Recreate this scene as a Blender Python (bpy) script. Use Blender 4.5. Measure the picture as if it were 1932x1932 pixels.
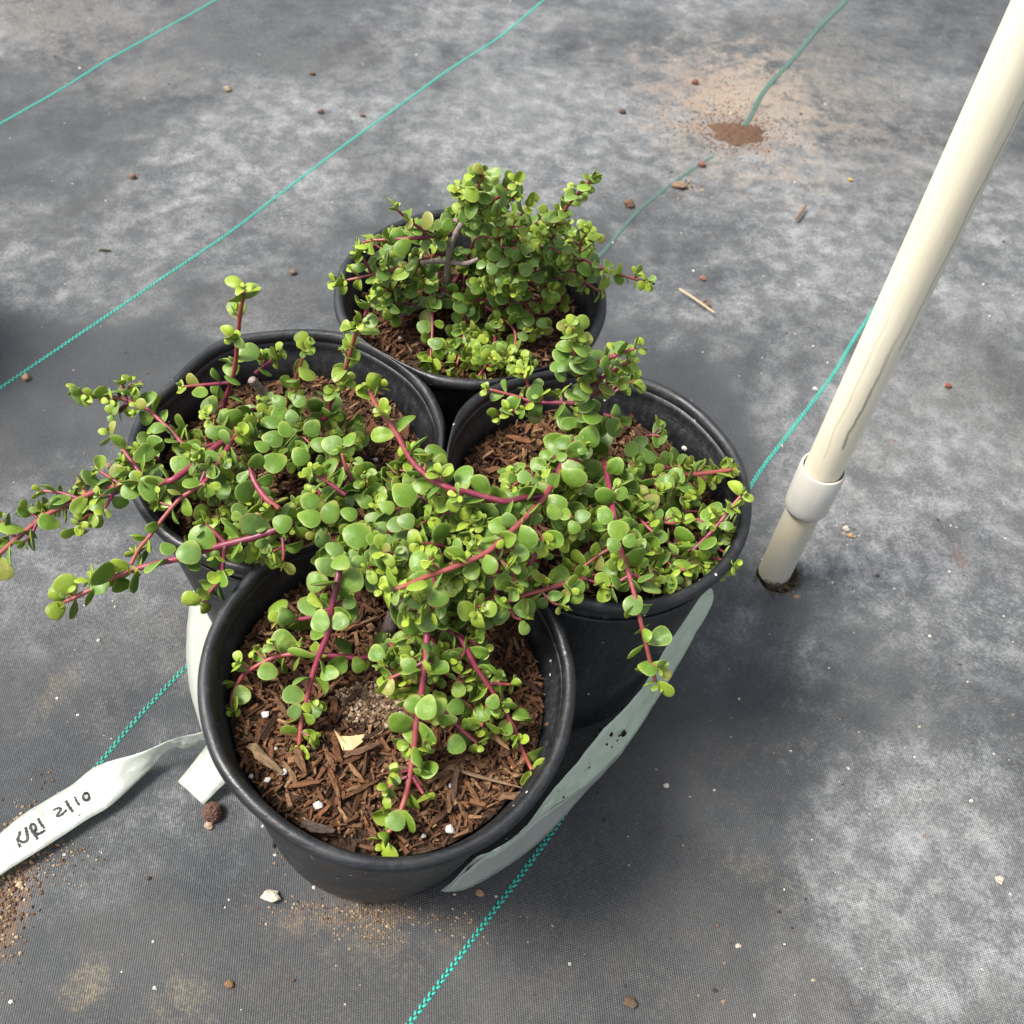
import bpy, bmesh, math, random
from mathutils import Vector, Matrix, noise
R = math.radians
# ------------------------------------------------------------------ camera, world, sun, exposure
scn = bpy.context.scene
for o in list(bpy.data.objects): bpy.data.objects.remove(o)
COL = scn.collection
F, CH, PITCH, ROLL = 1860.48, 0.5616, 0.9026, 0.08947      # focal length in pixels of a 1932 px wide picture
fw = Vector((0, math.cos(PITCH), -math.sin(PITCH)))
up0 = Vector((0, math.sin(PITCH), math.cos(PITCH)))
rt0 = Vector((1, 0, 0))
rt = rt0*math.cos(ROLL) + up0*math.sin(ROLL)
upv = -rt0*math.sin(ROLL) + up0*math.cos(ROLL)
CAMP = Vector((0, 0, CH))
cd = bpy.data.cameras.new('Camera'); cam = bpy.data.objects.new('Camera', cd); COL.objects.link(cam)
cam.matrix_world = Matrix(((rt.x, upv.x, -fw.x, 0), (rt.y, upv.y, -fw.y, 0), (rt.z, upv.z, -fw.z, CH), (0, 0, 0, 1)))
cd.sensor_width = 36; cd.lens = 36*F/1932; cd.clip_start = 0.01; cd.clip_end = 100
cd.dof.use_dof = True; cd.dof.focus_distance = 0.50; cd.dof.aperture_fstop = 17
scn.camera = cam

SUN_AZ = Vector((-0.97, -0.16, 0)).normalized(); SUN_EL = R(60)
w = bpy.data.worlds.new('World'); scn.world = w; w.use_nodes = True
nt = w.node_tree; bg = nt.nodes['Background']
sky = nt.nodes.new('ShaderNodeTexSky'); sky.sky_type = 'NISHITA'; sky.sun_disc = False
sky.sun_elevation = SUN_EL; sky.sun_rotation = math.atan2(SUN_AZ.x, SUN_AZ.y)
sky.air_density = 1.0; sky.dust_density = 4.0; sky.ozone_density = 0.6
hs = nt.nodes.new('ShaderNodeHueSaturation'); hs.inputs['Saturation'].default_value = .40      # thin overcast: a whitened sky
nt.links.new(sky.outputs[0], hs.inputs['Color']); nt.links.new(hs.outputs[0], bg.inputs[0]); bg.inputs[1].default_value = 0.13
sd = bpy.data.lights.new('Sun', 'SUN'); sun = bpy.data.objects.new('Sun', sd); COL.objects.link(sun)
sd.energy = 3.2; sd.angle = R(17); sd.color = (1.0, 0.95, 0.87)
sdir = SUN_AZ*math.cos(SUN_EL) + Vector((0, 0, math.sin(SUN_EL)))
sun.rotation_euler = sdir.to_track_quat('Z', 'Y').to_euler(); sun.location = (-2, 1, 3)
vs = scn.view_settings; vs.view_transform = 'Standard'; vs.look = 'None'; vs.gamma = 1.0; vs.exposure = 0.90
scn.render.engine = 'CYCLES'
scn.cycles.max_bounces = 7; scn.cycles.transparent_max_bounces = 8

# ------------------------------------------------------------------ helpers
K = 1932/3024
CROPS = {'A': (500, 1500, 1300/1932), 'B': (0, 800, 1300/1932), 'C': (900, 400, 1100/1932), 'D': (1200, 900, 1100/1771),
         'E': (1200, 1700, 1100/1932), 'G': (0, 1700, 1000/1932), 'T': (0, 2200, 400/1932), 'V': (0, 0, 1/K)}
def px(c, x, y):
    a, b, s = CROPS[c]; return ((a+x*s)*K, (b+y*s)*K)
def at(x, y, z=0.0, n=None, o=None):
    """world point on the horizontal plane z (or the plane through o with normal n) seen along a line of sight"""
    d = fw + rt*((x-966)/F) + upv*((966-y)/F)
    if n is None: return CAMP + d*((z-CH)/d.z)
    return CAMP + d*((o-CAMP).dot(n)/d.dot(n))
def gz(x, y):
    """height of the slightly wavy ground cloth"""
    v = noise.noise(Vector((x*3.1, y*3.1, 0.3)))*0.6 + noise.noise(Vector((x*7.0+y*4, y*7.0-x*4, 4.3)))*0.35
    return -0.0028 + 0.0026*v
def tag(o, label=None, cat=None, group=None, kind=None):
    if label: o['label'] = label
    if cat: o['category'] = cat
    if group: o['group'] = group
    if kind: o['kind'] = kind
    return o
def empty(name, loc):
    o = bpy.data.objects.new(name, None); o.empty_display_size = 0.02; o.location = loc; COL.objects.link(o); o['wl'] = list(loc); return o
def mesh(name, verts, faces, mat=None, smooth=True):
    me = bpy.data.meshes.new(name); me.from_pydata([tuple(v) for v in verts], [], faces)
    if smooth: me.polygons.foreach_set('use_smooth', [True]*len(me.polygons))
    if mat: me.materials.append(mat)
    me.update(); return me
WL = {}
def obj(name, me, loc=(0, 0, 0), parent=None, mat4=None):
    """one mesh object; loc / mat4 are in world space, parents never turn"""
    o = bpy.data.objects.new(name, me); COL.objects.link(o)
    pl = WL.get(parent.name, Vector((0, 0, 0))) if parent else Vector((0, 0, 0))
    if mat4 is not None:
        m = mat4.copy(); m.translation = m.translation - pl; o.matrix_basis = m; WL[o.name] = mat4.translation.copy()
    else:
        o.location = Vector(loc) - pl; WL[o.name] = Vector(loc)
    if parent: o.parent = parent
    return o
def root(name, loc):
    o = bpy.data.objects.new(name, None); o.empty_display_size = 0.02; o.location = loc; COL.objects.link(o); WL[o.name] = Vector(loc); return o
def wobj(name, verts, faces, mat, parent=None, origin=None, smooth=True):
    """mesh from world-space vertices, origin moved to the given point"""
    og = Vector(origin) if origin is not None else sum((Vector(v) for v in verts), Vector())/len(verts)
    return obj(name, mesh(name, [Vector(v)-og for v in verts], faces, mat, smooth), og, parent)
def smoothpts(P, n=6):
    P = [Vector(p) for p in P]
    if len(P) < 3: return [P[0].lerp(P[-1], i/n) for i in range(n+1)]
    out = []
    for i in range(len(P)-1):
        p0 = P[max(i-1, 0)]; p1 = P[i]; p2 = P[i+1]; p3 = P[min(i+2, len(P)-1)]
        for k in range(n):
            t = k/n
            out.append(0.5*((2*p1)+(p2-p0)*t+(2*p0-5*p1+4*p2-p3)*t*t+(3*p1-p0-3*p2+p3)*t*t*t))
    out.append(P[-1]); return out
def frames(P):
    T = [(P[min(i+1, len(P)-1)]-P[max(i-1, 0)]).normalized() for i in range(len(P))]
    a = Vector((0, 0, 1)) if abs(T[0].z) < .9 else Vector((1, 0, 0))
    N = [(a-T[0]*a.dot(T[0])).normalized()]
    for i in range(1, len(P)):
        v = N[-1]-T[i]*N[-1].dot(T[i]); N.append(v.normalized() if v.length > 1e-6 else N[-1])
    return T, N
def tube(P, rad, seg=8):
    T, N = frames(P); V = []; Fc = []
    for i, p in enumerate(P):
        b = T[i].cross(N[i])
        for k in range(seg):
            a = 2*math.pi*k/seg; V.append(p+(N[i]*math.cos(a)+b*math.sin(a))*rad[i])
    for i in range(len(P)-1):
        for k in range(seg):
            Fc.append((i*seg+k, i*seg+(k+1) % seg, (i+1)*seg+(k+1) % seg, (i+1)*seg+k))
    V.append(P[0]); V.append(P[-1]); a = len(V)-2
    for k in range(seg):
        Fc.append((a, (k+1) % seg, k)); Fc.append((a+1, (len(P)-1)*seg+k, (len(P)-1)*seg+(k+1) % seg))
    return V, Fc

# ------------------------------------------------------------------ materials
class N:
    def __init__(s, name):
        s.m = bpy.data.materials.new(name); s.m.use_nodes = True; s.t = s.m.node_tree
        s.b = s.t.nodes['Principled BSDF']; s.out = s.t.nodes['Material Output']
    def n(s, typ, ins=None, **kw):
        q = s.t.nodes.new('ShaderNode'+typ)
        for k, v in kw.items(): setattr(q, k, v)
        for k, v in (ins or {}).items(): s.set(q.inputs[k], v)
        return q
    def set(s, sock, v):
        if isinstance(v, bpy.types.NodeSocket): s.t.links.new(v, sock)
        else: sock.default_value = v
    def P(s, **kw):
        for k, v in kw.items(): s.set(s.b.inputs[k.replace('_', ' ')], v)
    def math(s, op, a, b=0.0, c=0.0, clamp=False):
        q = s.n('Math', {0: a, 1: b, 2: c}, operation=op, use_clamp=clamp); return q.outputs[0]
    def mix(s, f, a, b, mode='MIX'):
        q = s.n('Mix', data_type='RGBA', blend_type=mode); s.set(q.inputs[0], f); s.set(q.inputs[6], a); s.set(q.inputs[7], b); return q.outputs[2]
    def noise(s, vec, sc, det=3, rough=.5, dist=0):
        q = s.n('TexNoise', {'Scale': sc, 'Detail': det, 'Roughness': rough, 'Distortion': dist})
        if vec is not None: s.t.links.new(vec, q.inputs['Vector'])
        return q.outputs[0]
    def ramp(s, f, a, b, lo=0.0, hi=1.0):
        q = s.n('MapRange', {0: f, 1: a, 2: b, 3: lo, 4: hi}); q.interpolation_type = 'SMOOTHSTEP'; return q.outputs[0]
    def bump(s, h, dist, strength=1.0, nrm=None):
        q = s.n('Bump', {'Height': h, 'Distance': dist, 'Strength': strength})
        if nrm is not None: s.t.links.new(nrm, q.inputs['Normal'])
        return q.outputs[0]
    def mapping(s, vec, sc=(1, 1, 1), rot=(0, 0, 0), loc=(0, 0, 0)):
        return s.n('Mapping', {'Vector': vec, 'Scale': sc, 'Rotation': rot, 'Location': loc}).outputs[0]
def c4(r, g, b): return (r, g, b, 1)

def mat_ground():
    m = N('woven_ground_cloth'); pos = m.n('NewGeometry').outputs['Position']
    rot = m.mapping(pos, rot=(0, 0, R(-59)))               # weave runs along the marker threads
    sx = m.n('SeparateXYZ', {0: rot}); X, Y = sx.outputs[0], sx.outputs[1]
    wob = m.noise(pos, 40, 2)
    Xw = m.math('ADD', X, m.math('MULTIPLY', wob, 0.0016)); Yw = m.math('ADD', Y, m.math('MULTIPLY', wob, 0.0012))
    per = 0.00195
    a = m.math('SINE', m.math('MULTIPLY', Xw, 2*math.pi/per)); b = m.math('SINE', m.math('MULTIPLY', Yw, 2*math.pi/(per*.8)))
    wv = m.math('MULTIPLY', a, b)                             # over-under checks
    wv01 = m.math('MULTIPLY_ADD', wv, .5, .5)
    big = m.noise(pos, 4.0, 3, .55); mid = m.noise(pos, 13, 4, .6); fine = m.noise(pos, 150, 3, .65); fine2 = m.noise(pos, 520, 2, .6); mid2 = m.noise(pos, 38, 3, .6)
    base = m.mix(big, c4(.025, .029, .034), c4(.054, .059, .065))
    base = m.mix(m.ramp(mid, .35, .7), base, c4(.072, .076, .080))
    # chalky mineral bloom: large regions x fine speckle, held back at clean and shaded spots
    reg = m.noise(m.mapping(pos, loc=(3.1, 1.7, 0)), 5.2, 4, .6, .4)
    for (vx, vy, rx, ry, k) in CHALK_SHADE:
        p = at(vx, vy, 0); ln = m.n('VectorMath', {0: m.mapping(pos, loc=(-p.x/rx, -p.y/ry, 0), sc=(1/rx, 1/ry, 0))}, operation='LENGTH').outputs['Value']
        reg = m.math('ADD', reg, m.math('MULTIPLY', m.ramp(ln, 1.3, .2), k))
    regm = m.ramp(reg, .42, .70)
    gr = m.noise(m.mapping(rot, sc=(1.0, .8, 1)), 560, 4, .75)
    sp = m.ramp(m.math('ADD', m.math('MULTIPLY', gr, .60), m.math('MULTIPLY', m.noise(pos, 46, 5, .72), .75)), .56, .92)
    bl = m.math('MULTIPLY', regm, sp)
    base = m.mix(m.math('MULTIPLY', bl, .85), base, c4(.47, .485, .49))
    base = m.mix(m.math('MULTIPLY', m.ramp(gr, .50, .75), .22), base, c4(.23, .235, .24))
    base = m.mix(m.math('MULTIPLY', regm, .30), base, c4(.205, .212, .218))
    # dusty brown film and the separate dirt patches
    film = m.ramp(m.noise(m.mapping(pos, loc=(9, 4, 0)), 3.2, 3, .55), .5, .75)
    base = m.mix(m.math('MULTIPLY', film, .22), base, c4(.15, .135, .115))
    for (vx, vy, rx, ry, col, k) in DIRT:
        p = at(vx, vy, 0)
        q = m.mapping(pos, loc=(-p.x/rx, -p.y/ry, 0), sc=(1/rx, 1/ry, 0))
        ln = m.n('VectorMath', {0: q}, operation='LENGTH').outputs['Value']
        ln = m.math('ADD', ln, m.math('MULTIPLY_ADD', mid2, 2.6, -1.3))
        ln = m.math('ADD', ln, m.math('MULTIPLY_ADD', fine, 1.8, -.9))
        base = m.mix(m.math('MULTIPLY', m.ramp(ln, 1.15, .1), m.math('MULTIPLY_ADD', m.ramp(gr, .40, .66), k*.75, k*.25)), base, c4(*col))
    spk = m.n('TexVoronoi', {'Vector': pos, 'Scale': 95.0}); spk.feature = 'F1'
    dots = m.math('MULTIPLY', m.math('LESS_THAN', spk.outputs['Distance'], .085), m.math('GREATER_THAN', m.n('SeparateColor', {0: spk.outputs['Color']}).outputs[0], .945))
    base = m.mix(m.math('MULTIPLY', dots, .85), base, c4(.55, .52, .47))
    base = m.mix(m.math('MULTIPLY', m.math('SUBTRACT', 1.0, m.ramp(wv01, .05, .55)), .55), base, c4(.016, .017, .019))
    rough = m.ramp(mid, .3, .7, .55, .8)
    h = m.math('ADD', m.math('MULTIPLY', wv01, 1.0), m.math('MULTIPLY', fine2, .5))
    nr = m.bump(m.math('ADD', mid, m.math('MULTIPLY', m.noise(m.mapping(rot, sc=(1, .35, 1)), 9, 3, .5), 1.5)), .010, .40); nr = m.bump(h, .00055, .9, nr)
    m.P(Base_Color=base, Roughness=rough, Normal=nr); m.b.inputs['Specular IOR Level'].default_value = .35
    return m.m
def mat_pot(name, wall):
    m = N(name); tc = m.n('TexCoord').outputs['Object']
    d = m.noise(tc, 22, 4, .65, .3); f = m.noise(tc, 260, 3, .6)
    st = m.noise(m.mapping(tc, sc=(90, 90, 7) if wall else (20, 20, 200)), 4, 4, .65)
    base = m.mix(m.ramp(d, .35, .75), c4(.0075, .0085, .0105), c4(.020, .023, .027))
    cs = m.noise(m.mapping(tc, sc=(9, 9, 420)), 1, 5, .7); sc_ = m.noise(m.mapping(tc, sc=(60, 60, 60), loc=(4, 2, 1)), 1, 5, .75, 1.5)
    base = m.mix(m.math('MULTIPLY', m.ramp(st, .46, .78), .32 if wall else .20), base, c4(.085, .075, .065))
    base = m.mix(m.math('MULTIPLY', m.ramp(cs, .52, .78), .24), base, c4(.085, .09, .095))
    base = m.mix(m.math('MULTIPLY', m.ramp(sc_, .56, .80), .26), base, c4(.12, .115, .105))
    base = m.mix(m.math('MULTIPLY', m.ramp(f, .58, .8), .22), base, c4(.14, .14, .14))
    v = m.n('TexVoronoi', {'Vector': tc, 'Scale': 240.0})
    dots = m.math('MULTIPLY', m.math('LESS_THAN', v.outputs['Distance'], .16), m.math('GREATER_THAN', m.n('SeparateColor', {0: v.outputs['Color']}).outputs[0], .93))
    base = m.mix(dots, base, c4(.6, .6, .58))
    m.P(Base_Color=base, Roughness=m.ramp(m.math('ADD', d, m.math('MULTIPLY', f, .3)), .4, .9, .34, .58), Normal=m.bump(m.math('ADD', m.math('ADD', st, cs), m.math('MULTIPLY', f, .9)), .0005, .55))
    return m.m
def mat_leaf(name, src):
    m = N(name); tc = m.n('TexCoord').outputs['Object']
    if src == 'obj':
        oi = m.n('ObjectInfo'); col = oi.outputs['Color']; rnd = oi.outputs['Random']
        vec = m.n('VectorMath', {0: tc, 1: m.n('CombineXYZ', {0: m.math('MULTIPLY', rnd, 37), 1: rnd, 2: rnd}).outputs[0]}, operation='ADD').outputs[0]
        sc = 1.0
        edge = m.n('Attribute', attribute_name='rim', attribute_type='GEOMETRY').outputs['Fac']
    else:
        col = m.n('Attribute', attribute_name='Col', attribute_type='GEOMETRY').outputs['Color']; vec = tc; sc = 130.0
        edge = m.n('Attribute', attribute_name='rim', attribute_type='GEOMETRY').outputs['Fac']
    n1 = m.noise(vec, 2.6*sc, 3, .6); n2 = m.noise(vec, 16*sc, 2, .6)
    c = m.mix(m.ramp(n1, .3, .75), m.mix(.12, col, c4(.03, .13, .02)), col)
    c = m.mix(m.math('MULTIPLY', m.ramp(n2, .52, .8), .10), c, c4(.42, .52, .26))          # pale bloom speckle
    c = m.mix(m.math('MULTIPLY', m.ramp(m.math('MULTIPLY', n1, m.noise(vec, 5.0*sc, 3)), .30, .46), .16), c, c4(.45, .52, .33))
    if src == 'obj': c = m.mix(m.math('MULTIPLY', m.ramp(m.n('SeparateXYZ', {0: tc}).outputs[1], .38, .0), .55), c, c4(.34, .40, .07))      # pale towards the stalk
    n3 = m.noise(vec, 7.5*sc, 4, .7); sel = m.math('FRACT', m.math('MULTIPLY', rnd, 7.31)) if src == 'obj' else .5
    c = m.mix(m.math('MULTIPLY', m.ramp(n3, .68, .74), m.ramp(sel, .55, .9, 0, .75)), c, c4(.30, .26, .15))
    c = m.mix(m.math('MULTIPLY', m.ramp(m.noise(vec, 60*sc, 2, .7), .45, .8), .08), c, c4(.40, .44, .30))
    red = m.math('GREATER_THAN', rnd, .80) if src == 'obj' else 0.0
    c = m.mix(m.math('MULTIPLY', m.ramp(edge, .80, 1.0), .45), c, m.mix(red, c4(.36, .43, .11), c4(.26, .085, .05)))       # paler margin
    m.P(Base_Color=c, Roughness=m.ramp(n1, .3, .7, .36, .50), Normal=m.bump(m.math('ADD', n1, m.math('MULTIPLY', n2, .25)), .0007 if src == 'obj' else .0003, .5))
    m.b.inputs['Specular IOR Level'].default_value = .42
    tl = m.n('BsdfTranslucent', {'Color': m.mix(.5, c, c4(.35, .50, .05))}); ms = m.n('MixShader', {0: .20, 1: m.b.outputs[0], 2: tl.outputs[0]})
    m.t.links.new(ms.outputs[0], m.out.inputs['Surface'])
    return m.m
def mat_stem():
    m = N('stem_bark'); at_ = m.n('Attribute', attribute_name='Col', attribute_type='GEOMETRY').outputs['Color']
    tc = m.n('TexCoord').outputs['Object']; n1 = m.noise(tc, 300, 3, .6); n2 = m.noise(tc, 1200, 2, .6)
    c = m.mix(m.math('MULTIPLY', m.ramp(n1, .45, .75), .35), at_, m.mix(.5, at_, c4(.30, .16, .14)))
    m.P(Base_Color=c, Roughness=.42, Normal=m.bump(n2, .0002, .4));
    return m.m
def mat_objcol(name, scl=(400, 60, 400), dark=.45, rough=.85, bump=.0006, spec=.2):
    """colour of the piece itself, with grain along its own length"""
    m = N(name); oi = m.n('ObjectInfo'); tc = m.n('TexCoord').outputs['Object']
    vec = m.n('VectorMath', {0: tc, 1: m.n('CombineXYZ', {0: m.math('MULTIPLY', oi.outputs['Random'], 50.0), 1: oi.outputs['Random'], 2: 0.0}).outputs[0]}, operation='ADD').outputs[0]
    g = m.noise(m.mapping(vec, sc=scl), 1.0, 4, .65); f = m.noise(vec, 34, 3, .6)
    c = m.mix(m.ramp(g, .34, .62), m.mix(dark, oi.outputs['Color'], c4(.004, .003, .002)), oi.outputs['Color'])
    c = m.mix(m.math('MULTIPLY', m.ramp(f, .55, .8), .25), c, m.mix(.5, oi.outputs['Color'], c4(.35, .28, .2)))
    m.P(Base_Color=c, Roughness=rough, Normal=m.bump(m.math('ADD', g, m.math('MULTIPLY', f, .4)), bump, .8)); m.b.inputs['Specular IOR Level'].default_value = spec
    return m.m
def mat_attrcol(name, rough=.9):
    m = N(name); a = m.n('Attribute', attribute_name='Col', attribute_type='GEOMETRY').outputs['Color']
    tc = m.n('TexCoord').outputs['Object']; f = m.noise(tc, 700, 3, .6)
    m.P(Base_Color=m.mix(m.ramp(f, .3, .7), m.mix(.45, a, c4(.01, .007, .004)), a), Roughness=rough, Normal=m.bump(f, .0006, .7)); m.b.inputs['Specular IOR Level'].default_value = .2
    return m.m
def mat_soil():
    m = N('potting_soil'); tc = m.n('TexCoord').outputs['Object']
    a = m.noise(tc, 120, 4, .7); b = m.noise(tc, 500, 3, .7)
    c = m.mix(m.ramp(a, .3, .7), c4(.020, .013, .009), c4(.085, .052, .033)); c = m.mix(m.math('MULTIPLY', m.ramp(b, .6, .8), .5), c, c4(.16, .11, .075))
    m.P(Base_Color=c, Roughness=.95, Normal=m.bump(m.math('ADD', a, b), .003, .9)); m.b.inputs['Specular IOR Level'].default_value = .15
    return m.m
def mat_tape(name, t0, t1, ca, cb):
    m = N(name); tc = m.n('NewGeometry').outputs['Position']
    n1 = m.noise(tc, 45, 3, .5); n2 = m.noise(tc, 14, 2, .5)
    col = m.mix(n2, c4(*ca), c4(*cb))
    df = m.n('BsdfDiffuse', {'Color': col}); tl = m.n('BsdfTranslucent', {'Color': col}); gl = m.n('BsdfGlossy', {'Color': c4(.9, .9, .9), 'Roughness': .32}); tr = m.n('BsdfTransparent', {'Color': c4(.86, .95, .88)})
    nb = m.bump(m.math('ADD', n1, m.math('MULTIPLY', m.noise(tc, 160, 3, .6), .35)), .004, .35)
    for q in (df, tl, gl): m.t.links.new(nb, q.inputs['Normal'])
    s1 = m.n('MixShader', {0: .50, 1: df.outputs[0], 2: tl.outputs[0]}); s2 = m.n('MixShader', {0: .16, 1: s1.outputs[0], 2: gl.outputs[0]})
    s3 = m.n('MixShader', {0: m.ramp(n2, .3, .7, t0, t1), 1: s2.outputs[0], 2: tr.outputs[0]})
    m.t.links.new(s3.outputs[0], m.out.inputs['Surface']); return m.m
def mat_pvc(name, col, stain, scuff):
    m = N(name); tc = m.n('TexCoord').outputs['Object']
    a = m.noise(m.mapping(tc, sc=(40, 40, 9)), 1, 4, .6); b = m.noise(m.mapping(tc, sc=(500, 500, 30)), 1, 3, .6); d = m.noise(tc, 60, 4, .6)
    c = m.mix(m.ramp(a, .35, .7), c4(*col), c4(*stain)); c = m.mix(m.math('MULTIPLY', m.ramp(b, .58, .82), .22), c, c4(.36, .32, .24))
    sm = m.noise(m.mapping(tc, sc=(70, 70, 16), loc=(3, 1, 7)), 1, 5, .7); c = m.mix(m.math('MULTIPLY', m.ramp(sm, .52, .78), .16), c, c4(.40, .35, .24))
    c = m.mix(m.math('MULTIPLY', m.ramp(d, .62, .8), .3), c, c4(.80, .77, .66))
    if scuff:      # the long black rub mark and thin scratches down the pipe
        s = m.n('SeparateXYZ', {0: tc}); ang = m.math('ARCTAN2', s.outputs[1], s.outputs[0])
        for (a0, wd, z0, z1, k) in scuff:
            aa = m.math('ADD', ang, m.math('MULTIPLY_ADD', m.noise(m.mapping(tc, sc=(0, 0, 22)), 1, 2), .55, -.275-a0))
            aa = m.math('ABSOLUTE', aa)
            ed = m.math('ADD', aa, m.math('MULTIPLY_ADD', m.noise(m.mapping(tc, sc=(900, 900, 120)), 1, 3, .7), wd*2.2, -wd*1.1))
            msk = m.math('MULTIPLY', m.ramp(ed, wd, wd*.35), m.math('MULTIPLY', m.ramp(s.outputs[2], z0, z0+.004), m.ramp(s.outputs[2], z1, z1-.10)))
            c = m.mix(m.math('MULTIPLY', msk, k), c, c4(.035, .034, .033))
    m.P(Base_Color=c, Roughness=.45, Normal=m.bump(m.math('ADD', a, b), .0004, .25)); return m.m
def mat_flat(name, col, rough=.6, spec=.3, bump=0, nsc=300):
    m = N(name); tc = m.n('TexCoord').outputs['Object']; a = m.noise(tc, nsc, 3, .6)
    m.P(Base_Color=m.mix(a, c4(*[x*.7 for x in col]), c4(*[min(1, x*1.25) for x in col])), Roughness=rough); m.b.inputs['Specular IOR Level'].default_value = spec
    if bump: m.P(Normal=m.bump(a, bump, .7))
    return m.m

TAN = (.42, .31, .21); BRN = (.15, .085, .055); OCH = (.33, .27, .17)
CHALK_SHADE = [(1760, 1720, .10, .10, .16), (1010, 190, .24, .20, .20), (1480, 360, .20, .14, .15), (1760, 480, .15, .15, .12), (560, 300, .15, .12, .08), (1800, 1000, .15, .16, .14), (150, 1130, .09, .08, .12), (1320, 560, .10, .08, .05), (520, 1800, .20, .07, -.22), (1240, 1430, .12, .09, -.18), (160, 720, .16, .08, -.16), (1300, 860, .12, .10, -.10), (950, 1850, .12, .05, -.2), (60, 1450, .06, .05, -.1)]  # negative spots thin the chalk, three darkening the cloth where pot shade falls
DIRT = [(700, 1930, .45, .07, (.105, .097, .085), .45), (1150, 1650, .12, .10, (.10, .092, .08), .35), (1500, 90, .42, .34, (.215, .222, .225), .48), (350, 60, .40, .28, (.175, .182, .186), .45), (1800, 700, .16, .25, (.20, .20, .195), .42), (1800, 1650, .10, .12, (.22, .22, .21), .40), (190, 1180, .10, .09, (.19, .188, .18), .40), (980, 180, .18, .14, (.21, .22, .225), .45),
        (1400, 195, .13, .16, (.36, .295, .235), .95), (1420, 170, .07, .09, (.40, .31, .23), .8), (1390, 240, .045, .05, BRN, .85), (1350, 190, .05, .05, TAN, .55), (1560, 190, .14, .20, (.27, .24, .205), .5),
        (1300, 165, .05, .06, (.24, .15, .11), .45), (105, 1290, .010, .022, (.20, .15, .10), .45), (160, 1850, .016, .013, OCH, .42), (340, 1880, .020, .015, OCH, .32),
        (690, 1715, .045, .014, (.20, .135, .09), .6), (700, 1755, .045, .020, (.22, .17, .11), .30), (10, 1700, .016, .030, (.20, .115, .06), .95),
        (80, 30, .16, .10, (.28, .25, .22), .55), (280, 150, .10, .05, (.26, .24, .215), .35), (480, 575, .06, .05, (.22, .21, .19), .35), (1810, 1050, .008, .010, (.26, .12, .05), .6),
        (1440, 1640, .025, .015, OCH, .16), (470, 1180, .05, .05, (.22, .19, .15), .5), (1190, 1390, .10, .05, (.10, .085, .07), .4)]
M_GROUND = mat_ground()
M_WALL = mat_pot('black_pot_plastic', True); M_RIM = mat_pot('black_rim_plastic', False)
M_LEAF = mat_leaf('succulent_leaf', 'obj'); M_LEAFV = mat_leaf('succulent_leaf_small', 'attr')
M_STEM = mat_stem(); M_WOOD = mat_attrcol('grey_wood', .8); M_BARK = mat_objcol('shredded_bark', (26, 3.2, 26), .62, .85, .0009); M_FINES = mat_attrcol('bark_fines'); M_SOIL = mat_soil()
M_TAPE = mat_tape('milky_tape_double_dulled', .08, .16, (.60, .65, .57), (.68, .69, .64)); M_TAPE1 = mat_tape('milky_tape_single_lifted', .13, .24, (.84, .97, .78), (.90, .97, .84)); M_STONE = mat_objcol('loose_stone', (7, 7, 7), .40, .8, .0010, .3)  # same tape: double-layer colour lowered against sun, single-layer raised against pot shade
M_THREAD = mat_flat('green_thread', (.030, .34, .275), .5, .4, 0, 900)
M_THREADM = mat_flat('faded_green_thread', (.04, .27, .22), .6, .3, 0, 600)
M_THREADD = mat_flat('dusty_green_thread', (.075, .145, .125), .7, .3, 0, 300)
M_DIRT = mat_flat('dark_soil_fleck', (.02, .016, .012), .9, .1)
M_SPILL = mat_flat('dry_brown_soil', (.115, .070, .047), .95, .1, .004, 420)
M_INK = mat_flat('marker_ink', (.012, .017, .018), .5, .3)
M_PIPE = mat_pvc('yellowed_pvc', (.74, .68, .52), (.80, .75, .61), [(-1.55, .085, .142, .27, .58), (-1.22, .06, .22, .50, .35), (-2.15, .05, .13, .30, .22), (-1.0, .06, .25, .6, .25)])
M_LOWER = mat_pvc('grey_stained_pvc', (.56, .50, .37), (.50, .49, .42), None); M_COUP = mat_pvc('coupling_pvc', (.50, .49, .455), (.60, .575, .49), None)
M_DARK = mat_flat('dark_hole', (.006, .007, .008), .9, .1); M_HAIR = mat_flat('frayed_fibre', (.07, .05, .035), .9, .1)

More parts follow.
